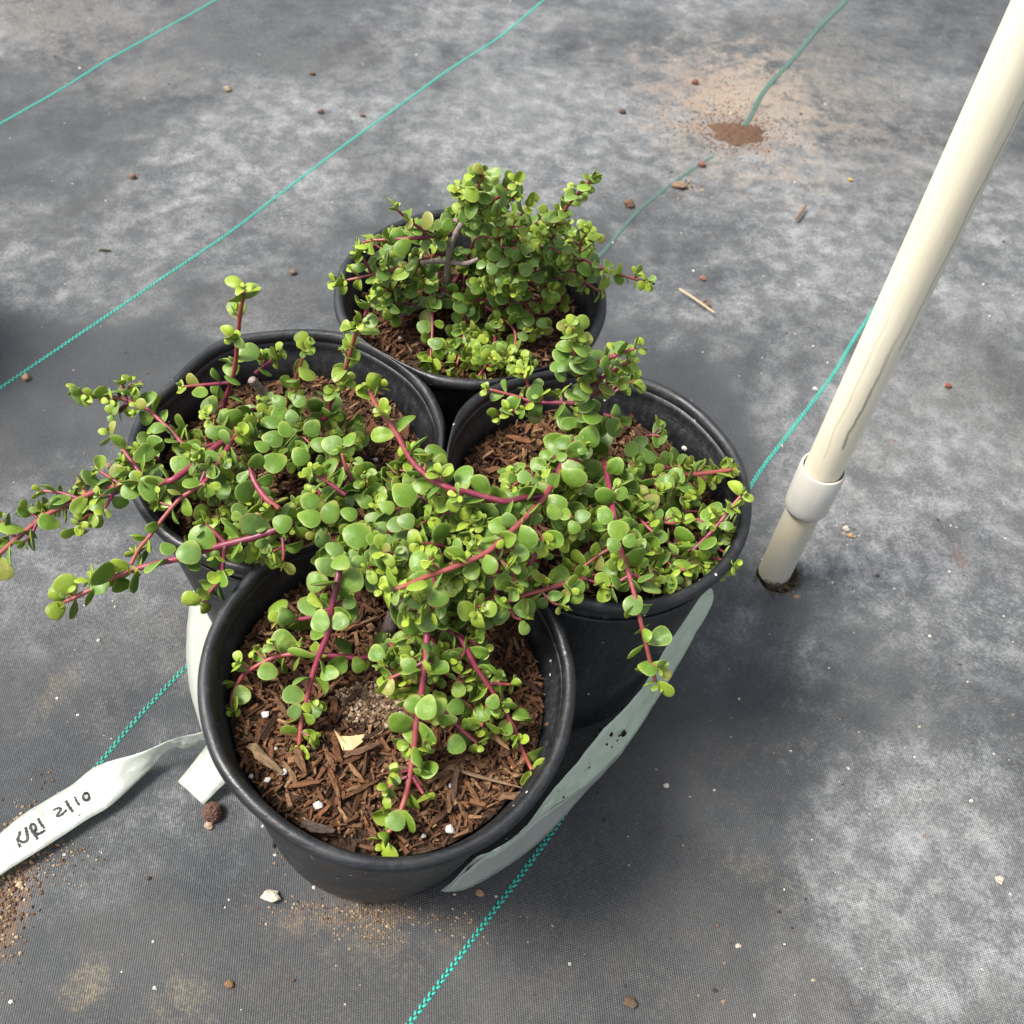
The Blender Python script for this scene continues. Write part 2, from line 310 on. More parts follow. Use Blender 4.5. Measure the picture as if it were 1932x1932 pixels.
# ------------------------------------------------------------------ ground cloth and its marker threads
def grid_axis():
    a = [-4, -3, -2.2, -1.6, -1.2]; x = -1.0
    while x < 1.7: a.append(x); x += .02
    return a + [1.75, 2, 2.5, 3.2, 4.2, 5.5]
xs = [x-.1 for x in grid_axis()]; ys = [y+.2 for y in grid_axis()]
gv = [(x, y, gz(x, y)) for y in ys for x in xs]; nx = len(xs)
gf = [(j*nx+i, j*nx+i+1, (j+1)*nx+i+1, (j+1)*nx+i) for j in range(len(ys)-1) for i in range(nx-1)]
ground = obj('ground', mesh('ground', gv, gf, M_GROUND)); tag(ground, 'dusty black woven ground cloth with chalky stains', kind='structure')
rng = random.Random(5)
def thread(pts, mat, wid=1.0):
    wid *= .86
    P = smoothpts([Vector((p.x, p.y, 0)) for p in pts], 40); V = []; Fc = []
    L = [0.0]
    for a, b in zip(P, P[1:]): L.append(L[-1]+(b-a).length)
    per = .0037; s = 0; k = 0; i = 0
    while s < L[-1]-per:
        for col in (-1, 1):
            s0 = s+(0 if col < 0 else per*.5)
            j = 0
            while i < len(L)-2 and L[i+1] < s0: i += 1
            t = (s0-L[i])/max(1e-9, L[i+1]-L[i]); p = P[i].lerp(P[i+1], t); d = (P[i+1]-P[i]).normalized(); n = Vector((-d.y, d.x, 0))
            c = p+n*col*.00085*wid; hl = per*.36*rng.uniform(.9, 1.1); hw = .00088*wid*rng.uniform(.9, 1.1)
            d2 = (d+n*col*.35).normalized(); z = gz(c.x, c.y)
            b0 = len(V); ring = [(-1, -.75), (-1, .75), (0, 1), (1, .75), (1, -.75), (0, -1)]
            for (u, v) in ring: q = c+d2*u*hl+n*v*hw; V.append((q.x, q.y, z+.0001))
            for (u, v) in ring: q = c+d2*u*hl*.75+n*v*hw*.65; V.append((q.x, q.y, z+.0010*wid))
            for e in range(6): Fc.append((b0+e, b0+(e+1) % 6, b0+6+(e+1) % 6, b0+6+e))
            Fc.append(tuple(b0+6+e for e in range(6)))
        s += per; k += 1
    return wobj('marker_thread', V, Fc, mat, ground, origin=P[0])
ext = lambda l: [at(x, y) for x, y in l]
thread(ext([(-160, 318), (0, 230), (110, 168), (200, 112), (300, 56), (400, 0), (520, -75)]), M_THREAD)
thread(ext([(-120, 805), (0, 725), (170, 610), (300, 522), (430, 436), (520, 367), (640, 276), (740, 205), (850, 125), (940, 66), (1020, 0), (1090, -62)]), M_THREAD)
thread(ext([(-90, 1740), (60, 1575), (175, 1450), (260, 1350), (350, 1255), (520, 1085), (640, 968)]), M_THREADM, 1.1)
thread(ext([(640, 968), (760, 850), (1000, 615), (1140, 470), (1200, 400), (1260, 350), (1330, 300), (1352, 290)]), M_THREADD, 1.25)
thread(ext([(1402, 238), (1418, 215), (1430, 190), (1450, 160), (1500, 105), (1545, 50), (1595, 0), (1660, -75)]), M_THREADD, 1.9)
thread(ext([(690, 2040), (770, 1932), (890, 1772), (1045, 1562), (1212, 1310), (1338, 1070), (1423, 905), (1500, 800), (1575, 700), (1622, 622), (1730, 465), (1815, 340), (1932, 200), (2040, 60)]), M_THREAD, 1.08)

# ------------------------------------------------------------------ pots
RB, RT = .0652, .0835
# base x, y, lean x, lean y
PD = {'front': (-.0634, .2261, .1029, -.0848), 'left': (-.1240, .3508, .0321, -.0500), 'right': (.0313, .3351, .0690, .0201), 'back': (-.0356, .4790, -.0038, -.0060)}
HR = .1728
class Pot: pass
POTS = {}
def setup(k, bx, by, tx, ty):
    p = Pot(); a = Vector((tx, ty, 1)).normalized(); p.a = a; p.u = Vector((1, 0, -a.x/a.z)).normalized(); p.v = a.cross(p.u)
    p.lift = RB*math.hypot(tx, ty)+.0005; p.H = HR-p.lift; p.base = Vector((bx, by, 0))+a*p.lift; p.rim = p.base+a*p.H; p.k = k
    POTS[k] = p; return p
for k, d in PD.items(): setup(k, *d)
e = at(-400, 690, 0); setup('far', e.x, e.y, 0, 0)  # unseen pot, added to cast the shadow at the left edge
def potpt(p, r, ang, h):
    """h from the base; walls give way where a neighbour's pot presses"""
    if p.k == 'left': r += .0035*math.exp(-((ang-2.25)/.22)**2)*(h/p.H)**3 - .003*math.exp(-((ang-2.75)/.2)**2)*(h/p.H)**3
    r += (.0010*math.sin(3*ang+len(p.k))+.0009*noise.noise(Vector((math.cos(ang)*2.5, math.sin(ang)*2.5, len(p.k)*2.2))))*(h/p.H)**2
    q = p.base+p.a*h+p.u*(r*math.cos(ang))+p.v*(r*math.sin(ang))
    ci = p.base+p.a*h
    for o in POTS.values():
        if o is p: continue
        cj = o.base+o.a*h; d = Vector((cj.x-ci.x, cj.y-ci.y, 0)); D = d.length; n = d/D
        lim = D/2-.0004; m = (q-ci).dot(n); k = .004
        if m > lim-k:
            t = (m-(lim-k)); mm = lim-k+k*(1-math.exp(-t/k)); q = q+n*(mm-m)
    return q
def ring_mesh(p, prof, seg=96, closed=False):
    V = [potpt(p, r, 2*math.pi*i/seg, h) for (r, h) in prof for i in range(seg)]; Fc = []; n = len(prof)
    for j in range(n if closed else n-1):
        for i in range(seg):
            a = j*seg; b = ((j+1) % n)*seg; Fc.append((a+i, a+(i+1) % seg, b+(i+1) % seg, b+i))
    return V, Fc
def make_pot(k, label):
    p = POTS[k]; H = p.H; rt_ = root('nursery_pot', p.base); tag(rt_, label, 'flower pot', 'black nursery pots')
    ro = lambda h: RB+(RT-.0045-RB)*(h/H)
    pr = [(0, .002), (RB*.6, .002), (RB-.004, .0), (RB-.001, .001), (RB, .004)]
    pr += [(ro(h), h) for h in (.02, .045, .08, .115, H-.030)]
    pr += [(ro(H-.026)+.0008, H-.026), (ro(H-.018)+.0010, H-.018), (RT-.0046, H-.006)]
    pr += [(RT-.0056, H-.004), (RT-.0066, H-.010), (RT-.0072, H-.0145), (RT-.0088, H-.0160), (ro(H-.03)-.0042, H-.030), (ro(H-.06)-.0035, H-.06), (ro(.02)-.003, .02), (0, .012)]
    V, Fc = ring_mesh(p, pr); wobj('wall', V, Fc, M_WALL, rt_, p.base)
    bead = []
    for i in range(12):
        a = 2*math.pi*i/12; bead.append((RT-.0032+.0032*math.cos(a), H-.0040+.0040*math.sin(a)))
    V, Fc = ring_mesh(p, bead, 128, True); rim = wobj('rim', V, Fc, M_RIM, rt_, p.base)
    if k in ('right', 'left', 'front'):    # the small step moulded under the rolled edge
        pr = [(ro(H-.017)+.0014, H-.017), (ro(H-.0175)+.0022, H-.0185), (ro(H-.02)+.0020, H-.0205), (ro(H-.0215)+.0010, H-.0215)]
        V, Fc = ring_mesh(p, pr, 96, True); wobj('moulded_step', V, Fc, M_WALL, rt_, p.base)
    return rt_
make_pot('front', 'black nursery pot nearest the camera, with most bark mulch showing')
make_pot('left', 'black nursery pot at left with a dented rim, trailing stems hanging out')
make_pot('right', 'black nursery pot at right beside the plastic pole')
make_pot('back', 'black nursery pot at the back of the cluster, farthest from camera')
make_pot('far', 'unseen black nursery pot past the left edge, added to cast a shadow')

# ------------------------------------------------------------------ mulch
def rotmat(xa, ya, za, loc): return Matrix(((xa.x, ya.x, za.x, loc.x), (xa.y, ya.y, za.y, loc.y), (xa.z, ya.z, za.z, loc.z), (0, 0, 0, 1)))
def chip_mesh(i, r):
    """a splinter of bark: unit long in y, ragged ends, uneven faces"""
    n = 5; V = []; wd = r.uniform(.075, .17); th = r.uniform(.05, .11)
    pts = []
    for j in range(n):
        y = -.5+j/(n-1); k = (1-.45*abs(2*y)**2)*r.uniform(.75, 1.15); bend = r.uniform(-.04, .04); zz = r.uniform(-.03, .03)
        for (a, b) in ((-1, -1), (1, -1), (1, 1), (-1, 1)):
            V.append((a*wd*k*r.uniform(.8, 1.15)+bend, y+r.uniform(-.09, .09), b*th*k*r.uniform(.7, 1.2)+zz))
    Fc = [(0, 3, 2, 1), (4*n-4, 4*n-3, 4*n-2, 4*n-1)]
    for j in range(n-1):
        for e in range(4): Fc.append((4*j+e, 4*j+(e+1) % 4, 4*j+4+(e+1) % 4, 4*j+4+e))
    return mesh('bark_chip', V, Fc, M_BARK, False)
r0 = random.Random(11); CHIPS = [chip_mesh(i, r0) for i in range(10)]
def stone_mesh(i, r, mat, flat=1.0, sub=2, amp=.35):
    bm = bmesh.new(); bmesh.ops.create_icosphere(bm, subdivisions=sub, radius=.5); o = Vector((r.random()*50, r.random()*50, 0))
    for v in bm.verts:
        k = 1+amp*noise.noise(v.co*2.2+o)+amp*.6*noise.noise(v.co*5+o); v.co = Vector((v.co.x*k, v.co.y*k*.85, v.co.z*k*flat))
    me = bpy.data.meshes.new('stone'); bm.to_mesh(me); bm.free(); me.materials.append(mat)
    return me
PERL = [stone_mesh(i, r0, M_STONE, .8, 1, .5) for i in range(4)]; STN = [stone_mesh(i, r0, M_STONE, .75, 2, .4) for i in range(5)]
BCOL = [(.19, .088, .042), (.255, .125, .060), (.14, .066, .034), (.32, .175, .090), (.095, .048, .028), (.22, .094, .046), (.36, .215, .115), (.165, .084, .046)]
SOILD = {'front': .025, 'left': .030, 'right': .028, 'back': .029}
def soil_h(p, x, y):
    s = len(p.k)*3.1; h = .0035*noise.noise(Vector((x*45, y*45, s)))+.0022*noise.noise(Vector((x*110, y*110, s)))
    if p.k == 'front': h += .004*math.exp(-((x+.001)**2+(y+.002)**2)/(2*.02**2))
    return h
def inner_r(p, x, y, h=None):
    """room inside the pot wall along the direction of (x, y) at soil height"""
    ang = math.atan2(y, x); hh = p.H-SOILD[p.k]; r = RB+(RT-.0045-RB)*(hh/p.H)-.0042
    q = potpt(p, r, ang, hh)-(p.base+p.a*hh); return math.hypot(q.dot(p.u), q.dot(p.v))-.0006
def mulch(k, label, nchip, nfine, seed):
    p = POTS[k]; r = random.Random(seed); c0 = p.rim-p.a*SOILD[k]
    W = lambda x, y, z: c0+p.u*x+p.v*y+p.a*z
    V = [W(0, 0, soil_h(p, 0, 0))]; Fc = []; seg = 72; rings = 26
    for j in range(1, rings+1):
        for i in range(seg):
            a = 2*math.pi*i/seg; rr = inner_r(p, math.cos(a), math.sin(a))*j/rings; x, y = rr*math.cos(a), rr*math.sin(a)
            V.append(W(x, y, soil_h(p, x, y)))
    for i in range(seg): Fc.append((0, 1+i, 1+(i+1) % seg))
    for j in range(rings-1):
        for i in range(seg): a = 1+j*seg; Fc.append((a+i, a+seg+i, a+seg+(i+1) % seg, a+(i+1) % seg))
    bed = wobj('mulch_bed', V, Fc, M_SOIL, None, c0); tag(bed, label, 'mulch', 'mulch in the pots')
    def place(x, y, L, wid, z, yaw, tilt, roll, me, col, name='bark_chip'):
        xa = p.u*math.cos(yaw)+p.v*math.sin(yaw); ya = -p.u*math.sin(yaw)+p.v*math.cos(yaw); za = p.a
        M = rotmat(xa, ya, za, W(x, y, soil_h(p, x, y)+z)) @ Matrix.Rotation(tilt, 4, 'X') @ Matrix.Rotation(roll, 4, 'Y')
        M = M @ Matrix.Diagonal((wid, L, wid*.8 if name == 'bark_chip' else wid, 1))
        o = obj(name, me, None, bed, M); o.color = (*col, 1); return o
    def local(cr, x, y):
        q = at(*px(cr, x, y), n=p.a, o=c0)-c0; return q.dot(p.u), q.dot(p.v)
    bare = local('A', 905, 875) if k == 'front' else None
    cnt = 0
    while cnt < nchip:
        a = r.uniform(0, 2*math.pi); rr = math.sqrt(r.random())*.080; x, y = rr*math.cos(a), rr*math.sin(a); L = min(.024, .0070+r.expovariate(1/.0040)); yaw = r.uniform(0, math.pi)
        if bare and math.hypot((x-bare[0])/.017, (y-bare[1])/.011) < 1 and r.random() < .93: continue
        ex = max(math.hypot(x+s*math.sin(yaw)*L/2, y-s*math.cos(yaw)*L/2)-inner_r(p, x+s*math.sin(yaw)*L/2, y-s*math.cos(yaw)*L/2) for s in (-1, 1))
        if ex > -.0012: continue
        c = r.choice(BCOL); f = r.uniform(.55, 1.15)
        place(x, y, L, min(L, .013)*r.uniform(.5, 1.1), r.uniform(.0015, .0055), yaw, r.gauss(0, .20), r.uniform(-.7, .7), r.choice(CHIPS), [q*f for q in c]); cnt += 1
    if k == 'front':
        for (x, y, x2, y2, wd, col) in ((350, 1050, 490, 1180, .024, (.20, .135, .075)), (560, 1075, 595, 1180, .022, (.16, .085, .045)), (575, 1400, 715, 1440, .023, (.085, .066, .055)), (1260, 1140, 1240, 1300, .016, (.10, .06, .04)),
                                    (1190, 1140, 1520, 1240, .008, (.26, .18, .11)), (1430, 1290, 1590, 1270, .018, (.19, .11, .06)), (760, 1110, 910, 1060, .016, (.15, .085, .05)), (1640, 960, 1700, 1000, .014, (.16, .10, .06))):
            a = local('A', x, y); b = local('A', x2, y2); d = Vector((b[0]-a[0], b[1]-a[1])); L = d.length
            place((a[0]+b[0])/2, (a[1]+b[1])/2, L, wd, .0055, math.atan2(d.y, d.x)-math.pi/2, .08, .1, CHIPS[2], col)
        a = local('A', 785, 1045)       # the torn, straw-coloured dead leaf
        sh = [(-.0075, .003), (-.004, .0015), (0, .002), (.006, .0045), (.0062, .001), (.003, -.004), (-.001, -.0048), (-.004, -.001)]
        Vv = [(x, y, .0012*math.sin(x*500)) for x, y in sh]+[(x, y, .0012*math.sin(x*500)-.0005) for x, y in sh]; n = len(sh)
        Ff = [tuple(range(n)), tuple(range(2*n-1, n-1, -1))]+[(i, (i+1) % n, n+(i+1) % n, n+i) for i in range(n)]
        M = rotmat(p.u, p.v, p.a, W(a[0], a[1], soil_h(p, *a)+.0062)) @ Matrix.Rotation(-.12, 4, 'Z')
        o = obj('dead_leaf', mesh('dead_leaf', Vv, Ff, M_STONE, False), None, bed, M); o.color = (.50, .36, .19, 1)
    # fine litter: too many to count, one piece
    bm = []; Fb = []; Cb = []
    for i in range(nfine+(500 if bare else 0)):
        a = r.uniform(0, 2*math.pi); x, y = math.cos(a), math.sin(a); rr = math.sqrt(r.random())*(inner_r(p, x, y)-.0012); x, y = x*rr, y*rr
        if i >= nfine: x, y = bare[0]+.0085*r.gauss(0, 1), bare[1]+.0055*r.gauss(0, 1)
        nb = bare and math.hypot((x-bare[0])/.017, (y-bare[1])/.011) < 1.15
        L = r.uniform(.0014, .0085); wd = L*r.uniform(.12, .38); col = Vector(r.choice(BCOL))*r.uniform(.35, .95)
        if nb: L = r.uniform(.0010, .0026); wd = L*.75; col = Vector(r.choice([(.27, .185, .115), (.16, .095, .056), (.40, .31, .22), (.11, .066, .04), (.22, .135, .08)]))
        c = W(x, y, soil_h(p, x, y)+r.uniform(0, .003 if not nb else .001)); d = (p.u*r.uniform(-1, 1)+p.v*r.uniform(-1, 1)+p.a*r.uniform(-.35, .35)).normalized(); s = d.cross(p.a).normalized(); t = s.cross(d)
        b0 = len(bm)
        for (i1, i2, i3) in ((-1, -1, -.5), (-1, 1, -.5), (1, .6, -.5), (1, -.6, -.5), (-.8, -.7, .5), (-.9, .7, .5), (.8, .5, .5), (.9, -.4, .5)):
            bm.append(c+d*i1*L/2+s*i2*wd/2+t*i3*wd*.8)
        for f in ((0, 1, 2, 3), (7, 6, 5, 4), (0, 4, 5, 1), (1, 5, 6, 2), (2, 6, 7, 3), (3, 7, 4, 0)): Fb.append(f)
        for q in range(len(Fb)-6, len(Fb)): Fb[q] = tuple(v+b0 for v in Fb[q])
        Cb += [(*col, 1)]*8
    o = wobj('bark_litter', bm, Fb, M_FINES, bed, c0, False); ca = o.data.color_attributes.new('Col', 'FLOAT_COLOR', 'POINT'); ca.data.foreach_set('color', [q for c in Cb for q in c]); o['kind'] = 'stuff'
    # white perlite crumbs
    pl = {'front': [('A', 425, 925, 4), ('A', 505, 1180, 3.4), ('A', 435, 1208, 3), ('A', 658, 1325, 4.4), ('A', 1228, 1420, 5), ('A', 1230, 1235, 2.4), ('A', 362, 1190, 2.4), ('A', 1115, 1445, 2.4), ('A', 1008, 925, 2)],
          'right': [('D', 1390, 705, 5.2), ('D', 1315, 705, 4), ('D', 1502, 915, 5.5), ('D', 1490, 1180, 5), ('D', 1410, 1215, 4.5), ('D', 1270, 945, 4), ('D', 512, 660, 3), ('D', 1205, 1300, 4), ('D', 1030, 935, 4), ('D', 1100, 1345, 4), ('D', 1235, 780, 3.5)],
          'left': [('B', 1585, 775, 4), ('B', 1650, 850, 3), ('B', 1560, 740, 2.5)], 'back': [('C', 1210, 1065, 3), ('C', 850, 1225, 3), ('C', 1000, 1000, 3)]}[k]
    for (cr, x, y, d) in pl:
        a = local(cr, x, y); place(a[0], a[1], d*.001, d*.001, .005, r.uniform(0, 6), 0, 0, r.choice(PERL), (.78, .75, .71), 'perlite_crumb')
    for i in range(3):
        a = r.uniform(0, 6.28); rr = r.uniform(.02, .068); d = r.uniform(.0012, .0026)
        place(rr*math.cos(a), rr*math.sin(a), d, d, .004, a, 0, 0, r.choice(PERL), (.70, .66, .60), 'perlite_crumb')
    return bed
mulch('front', 'shredded brown bark mulch with a straw-coloured dead leaf in the nearest pot', 298, 4200, 1)
mulch('left', 'shredded brown bark mulch glimpsed under the leaves of the left pot', 170, 2400, 2)
mulch('right', 'shredded brown bark mulch with white perlite crumbs in the right pot', 240, 3000, 3)
mulch('back', 'dark brown bark mulch in the farthest pot', 160, 2000, 4)

# ------------------------------------------------------------------ plants
def leaf_mesh(i, wid, cup, curl, th, fold):
    """obovate fleshy leaf, unit length along +y from its stalk, upper side +z"""
    seg = 16; V = []; rim = []
    def outl(t):
        y = .5-.5*math.cos(t); s = math.sin(t)
        return wid*.5*s*(.50+.50*y**.8)*1.12*(1+.07*noise.noise(Vector((t*1.3, i*3.7, 0)))), y
    def surf(x, y, side, rho):
        z = cup*(x*x)*1.6+curl*(y-.15)**2+fold*abs(x)+.05*noise.noise(Vector((x*2.4, y*2.4, i*5.1)))+(.10 if i % 3 else -.12)*x*y
        return z+side*th*(1-rho**2.6)**.8*(.35+.65*min(1, y*2.2))
    rhos = (.45, .8, .97)
    V.append((0, .55, surf(0, .55, 1, 0))); rim.append(0)
    for rh in rhos:
        for k in range(seg):
            x, y = outl(2*math.pi*k/seg if False else math.pi*2*k/seg) if k <= seg/2 else (None, None)
            if x is None: x, y = outl(2*math.pi*(seg-k)/seg); x = -x
            X, Y = x*rh, .55+(y-.55)*rh; V.append((X, Y, surf(X, Y, 1, rh))); rim.append(rh)
    for k in range(seg):
        if k <= seg/2: x, y = outl(2*math.pi*k/seg)
        else: x, y = outl(2*math.pi*(seg-k)/seg); x = -x
        V.append((x, y, surf(x, y, 0, 1))); rim.append(1)
    for rh in reversed(rhos):
        for k in range(seg):
            if k <= seg/2: x, y = outl(2*math.pi*k/seg)
            else: x, y = outl(2*math.pi*(seg-k)/seg); x = -x
            X, Y = x*rh, .55+(y-.55)*rh; V.append((X, Y, surf(X, Y, -1, rh))); rim.append(rh)
    V.append((0, .55, surf(0, .55, -1, 0))); rim.append(0)
    Fc = [(0, 1+(k+1) % seg, 1+k) for k in range(seg)]
    for j in range(6):
        a = 1+j*seg; b = a+seg
        for k in range(seg): Fc.append((a+k, a+(k+1) % seg, b+(k+1) % seg, b+k))
    L = len(V)-1; a = 1+6*seg
    for k in range(seg): Fc.append((L, a+k, a+(k+1) % seg))
    me = mesh('leaf', V, [tuple(reversed(f)) for f in Fc], M_LEAF)
    at_ = me.attributes.new('rim', 'FLOAT', 'POINT'); at_.data.foreach_set('value', rim)
    me['rimv'] = rim
    return me
r2 = random.Random(21)
LEAVES = [leaf_mesh(i, w_, c_, k_, t_, f_) for i, (w_, c_, k_, t_, f_) in enumerate([
    (1.0, .10, -.10, .075, 0), (.92, .25, .10, .08, .05), (1.05, -.10, -.15, .075, 0), (.86, .35, .25, .08, .12), (.96, .15, -.32, .075, .0),
    (.80, .30, -.45, .085, .10), (1.02, .05, .05, .07, .03), (.74, .2, .15, .09, .18), (.95, .65, .45, .08, .25), (.90, .45, -.60, .08, .30), (.85, -.2, -.7, .08, .05)])]
FLAT = [0, 2, 6, 0, 1, 4]
YOUNG = Vector((.31, .40, .035)); MID = Vector((.118, .222, .021)); OLD = Vector((.056, .125, .013)); GREY = Vector((.130, .225, .056))
STEMY = Vector((.27, .070, .050)); STEMM = Vector((.21, .022, .055)); STEMO = Vector((.10, .016, .034)); WOOD = Vector((.33, .26, .235))
TOCAM = lambda p: (CAMP-p).normalized()
UP = Vector((0, 0, 1))
class Plant: pass
def start_plant(k, label, trunk, seed):
    P = Plant(); P.pot = POTS[k]; P.r = random.Random(seed); P.n = 0; P.stems = []; P.leaves = []
    p = P.pot; c0 = p.rim-p.a*SOILD[k]
    cr, x, y = trunk; P.trunk = at(*px(cr, x, y), n=p.a, o=c0); P.root = root('jade_bush', P.trunk)
    tag(P.root, label, 'succulent', 'trailing succulents in the pots'); return P
def pt(P, cr, x, y, h):
    p = P.pot; return at(*px(cr, x, y), n=p.a, o=p.rim+p.a*(h*.001))
def add_stem(P, pts, r0_, r1_, wood=0.0, young=1.0, name='stem'):
    S = smoothpts(pts, 6 if wood < 1 else 10); n = len(S); L = [0.0]
    for a, b in zip(S, S[1:]): L.append(L[-1]+(b-a).length)
    tot = L[-1] or 1; rad = []; C = []
    for i in range(n):
        t = L[i]/tot; rad.append((r0_+(r1_-r0_)*t)*(1+.06*math.sin(i*2.1)+(.22*noise.noise(Vector((i*.7, len(P.stems), r0_*9000))) if wood else 0)))
        c = STEMO.lerp(STEMM, min(1, t*2)) if t < .5 else STEMM.lerp(STEMY, (t-.5)*2*young)
        if wood: c = WOOD.lerp(c, max(0, t-wood)/(1.001-wood) if wood < 1 else 0)
        C += [(*c, 1)]*8
    V, Fc = tube(S, rad); C += [C[0], C[-1]]
    o = wobj(name, V, Fc, M_WOOD if wood >= 1 else M_STEM, P.root, S[0]); ca = o.data.color_attributes.new('Col', 'FLOAT_COLOR', 'POINT'); ca.data.foreach_set('color', [q for c in C for q in c])
    return o, S, L
def add_leaf(P, stem, base, axis, nrm, size, age, variant=None):
    """age 0 = pale tip leaf, 1 = old dark leaf"""
    r = P.r; axis = axis.normalized(); n = nrm-axis*nrm.dot(axis)
    if n.length < 1e-3: n = axis.orthogonal()
    n.normalize(); xa = axis.cross(n)
    me = LEAVES[variant if variant is not None else r.randrange(len(LEAVES))]; s = size*(1.05 if variant is None else 1.0)
    M = rotmat(xa, axis, n, base) @ Matrix.Diagonal((s*r.uniform(.9, 1.1), s, s, 1))
    a = age+r.uniform(-.12, .12)
    col = YOUNG.lerp(MID, max(0, min(1, a*2))) if a < .5 else MID.lerp(OLD, max(0, min(1, (a-.5)*2)))
    if r.random() < .2: col = col.lerp(GREY, .7)
    if r.random() < .03: col = col.lerp(Vector((.30, .24, .06)), .6)
    P.leaves.append((s, stem, me, M, col*r.uniform(.88, 1.14)))
def node_leaves(P, stem, p, t, side, s, age, face=.75, pair=True):
    r = P.r
    for sg in ((-1, 1) if pair else (r.choice((-1, 1)),)):
        ax = (side*sg+t*r.uniform(.25, .7)+UP*r.uniform(-.15, .30)+Vector((r.uniform(-.3, .3), r.uniform(-.3, .3), r.uniform(-.2, .2)))).normalized()
        nr = (UP*face*.72+t*r.uniform(.3, 1.1)+TOCAM(p)*.15+Vector((r.gauss(0, .62), r.gauss(0, .62), r.uniform(-.3, .3))))
        add_leaf(P, stem, p+ax*.0006, ax, nr, s*r.uniform(.68, 1.18), age)
def rosette(P, stem, p, d, s, age):
    """short side shoot: two or three pairs of small leaves"""
    r = P.r; d = d.normalized(); ln = r.uniform(.002, .0065); S = d.orthogonal().normalized(); S.rotate(Matrix.Rotation(r.uniform(0, 6.28), 3, d)); q = p+d*ln
    st, _, _ = add_stem(P, [p, p+d*ln*.5, q], .00055, .00045)
    node_leaves(P, st, q, d, S, s, age); node_leaves(P, st, q+d*.0012, d, d.cross(S), s*.62, age-.25)
def leafy(P, pts, r0_=.0013, r1_=.0007, s0=.0115, s1=.0075, gap=.0115, lead=False, age0=.75, age1=.30, axil=.40, skip=0.0, wood=0.0, tip=True, young=1.0):
    r = P.r; pts = [Vector(q) for q in pts]; ld = 0
    if lead:
        b = P.trunk+Vector((r.uniform(-.012, .012), r.uniform(-.012, .012), 0)); m = b.lerp(pts[0], .55); m = m-(pts[1]-pts[0]).normalized()*.010; m.z = max(m.z, b.z+(pts[0].z-b.z)*.8)
        pts = [b, m]+pts; ld = (m-b).length+(pts[2]-m).length
    st, S, L = add_stem(P, pts, r0_, r1_, wood, young); tot = L[-1]; T, _ = frames(S)
    s = ld+gap*.3 if ld else gap*r.uniform(.4, .7)
    if lead: s = max(gap, ld*.45)
    k = r.randrange(2); i = 0
    while s < tot-.0015:
        while i < len(L)-2 and L[i+1] < s: i += 1
        f = s/tot; p = S[i].lerp(S[i+1], (s-L[i])/max(1e-9, L[i+1]-L[i])); t = T[i]
        h = t.cross(UP); h = h.normalized() if h.length > .2 else t.orthogonal().normalized(); v = h.cross(t).normalized()
        side = (h if k % 2 == 0 else v*.8+h*.45*r.choice((-1, 1))).normalized()
        sz = s0+(s1-s0)*f; ag = age0+(age1-age0)*f
        if r.random() >= skip:
            node_leaves(P, st, p, t, side, sz, ag, pair=r.random() > .12)
            if r.random() < axil+.15: rosette(P, st, p, side*r.choice((-1, 1))+t*.6+UP*.4, sz*.62, .15)
        k += 1; s += gap*.84*r.uniform(.78, 1.2)*(1-.25*f)
    if tip:
        t = T[-1]; h = t.orthogonal().normalized(); h.rotate(Matrix.Rotation(r.uniform(0, 3), 3, t))
        node_leaves(P, st, S[-1], t, h, s1*.85, age1-.15); node_leaves(P, st, S[-1]+t*.0012, t, t.cross(h), s1*.55, 0.0); node_leaves(P, st, S[-1]+t*.0022, t, h, s1*.32, -.1)
    return st
def stem(P, cr, tr, hs, lead=False, **kw):
    """tr = traced points, hs = heights over the rim (mm) at the ends or at every point"""
    n = len(tr)
    H = hs if len(hs) == n else [hs[0]+(hs[-1]-hs[0])*i/(n-1) for i in range(n)]
    return leafy(P, [pt(P, cr, x, y, h) for (x, y), h in zip(tr, H)], lead=lead, **kw)
def blades(P, cr, lst, h, age=.6, tilt=.35):
    """single big leaves of the crowded centre: x, y, size across as seen"""
    r = P.r
    for it in lst:
        x, y, d = it[:3]; hh = it[3] if len(it) > 3 else h+r.uniform(-4, 4)
        c = pt(P, cr, x, y, hh); dist = (c-CAMP).dot(fw); size = d*CROPS[cr][2]*K*dist/F*1.05
        nr = (UP*.6+TOCAM(c)*.6+Vector((r.gauss(0, tilt), r.gauss(0, tilt), 0))).normalized()
        out = c-P.trunk; out.z = 0
        ax = out.normalized() if out.length > .004 else Vector((1, 0, 0)); ax.rotate(Matrix.Rotation(r.uniform(-1.3, 1.3), 3, UP)); ax = (ax-nr*ax.dot(nr)).normalized()
        add_leaf(P, None, c-ax*size*.55, ax, nr, size, age, r.choice(FLAT))
def filler(P, cr, cx, cy, rx, ry, h0, h1, n, s0=.0105, s1=.0075, age=.65, up=.8):
    """short leafy shoots crowding the middle of the plant"""
    r = P.r
    for i in range(round(n*.85)):
        a = r.uniform(0, 6.28); q = math.sqrt(r.random()); x, y = cx+rx*q*math.cos(a), cy+ry*q*math.sin(a)
        b = pt(P, cr, x, y, r.uniform(h0, h1)-(9 if h1 > 12 else 3)); d = (b-P.trunk); d.z = 0; d = (d.normalized() if d.length > .003 else Vector((0, 0, 0)))+UP*r.uniform(.1, up)+Vector((r.uniform(-.7, .7), r.uniform(-.7, .7), 0)); d.normalize()
        ln = r.uniform(.008, .015); leafy(P, [b, b+d*ln*.5+UP*.001, b+d*ln], .0009, .0006, s0, s1, .0075, age0=age, age1=age-.35, axil=.15)
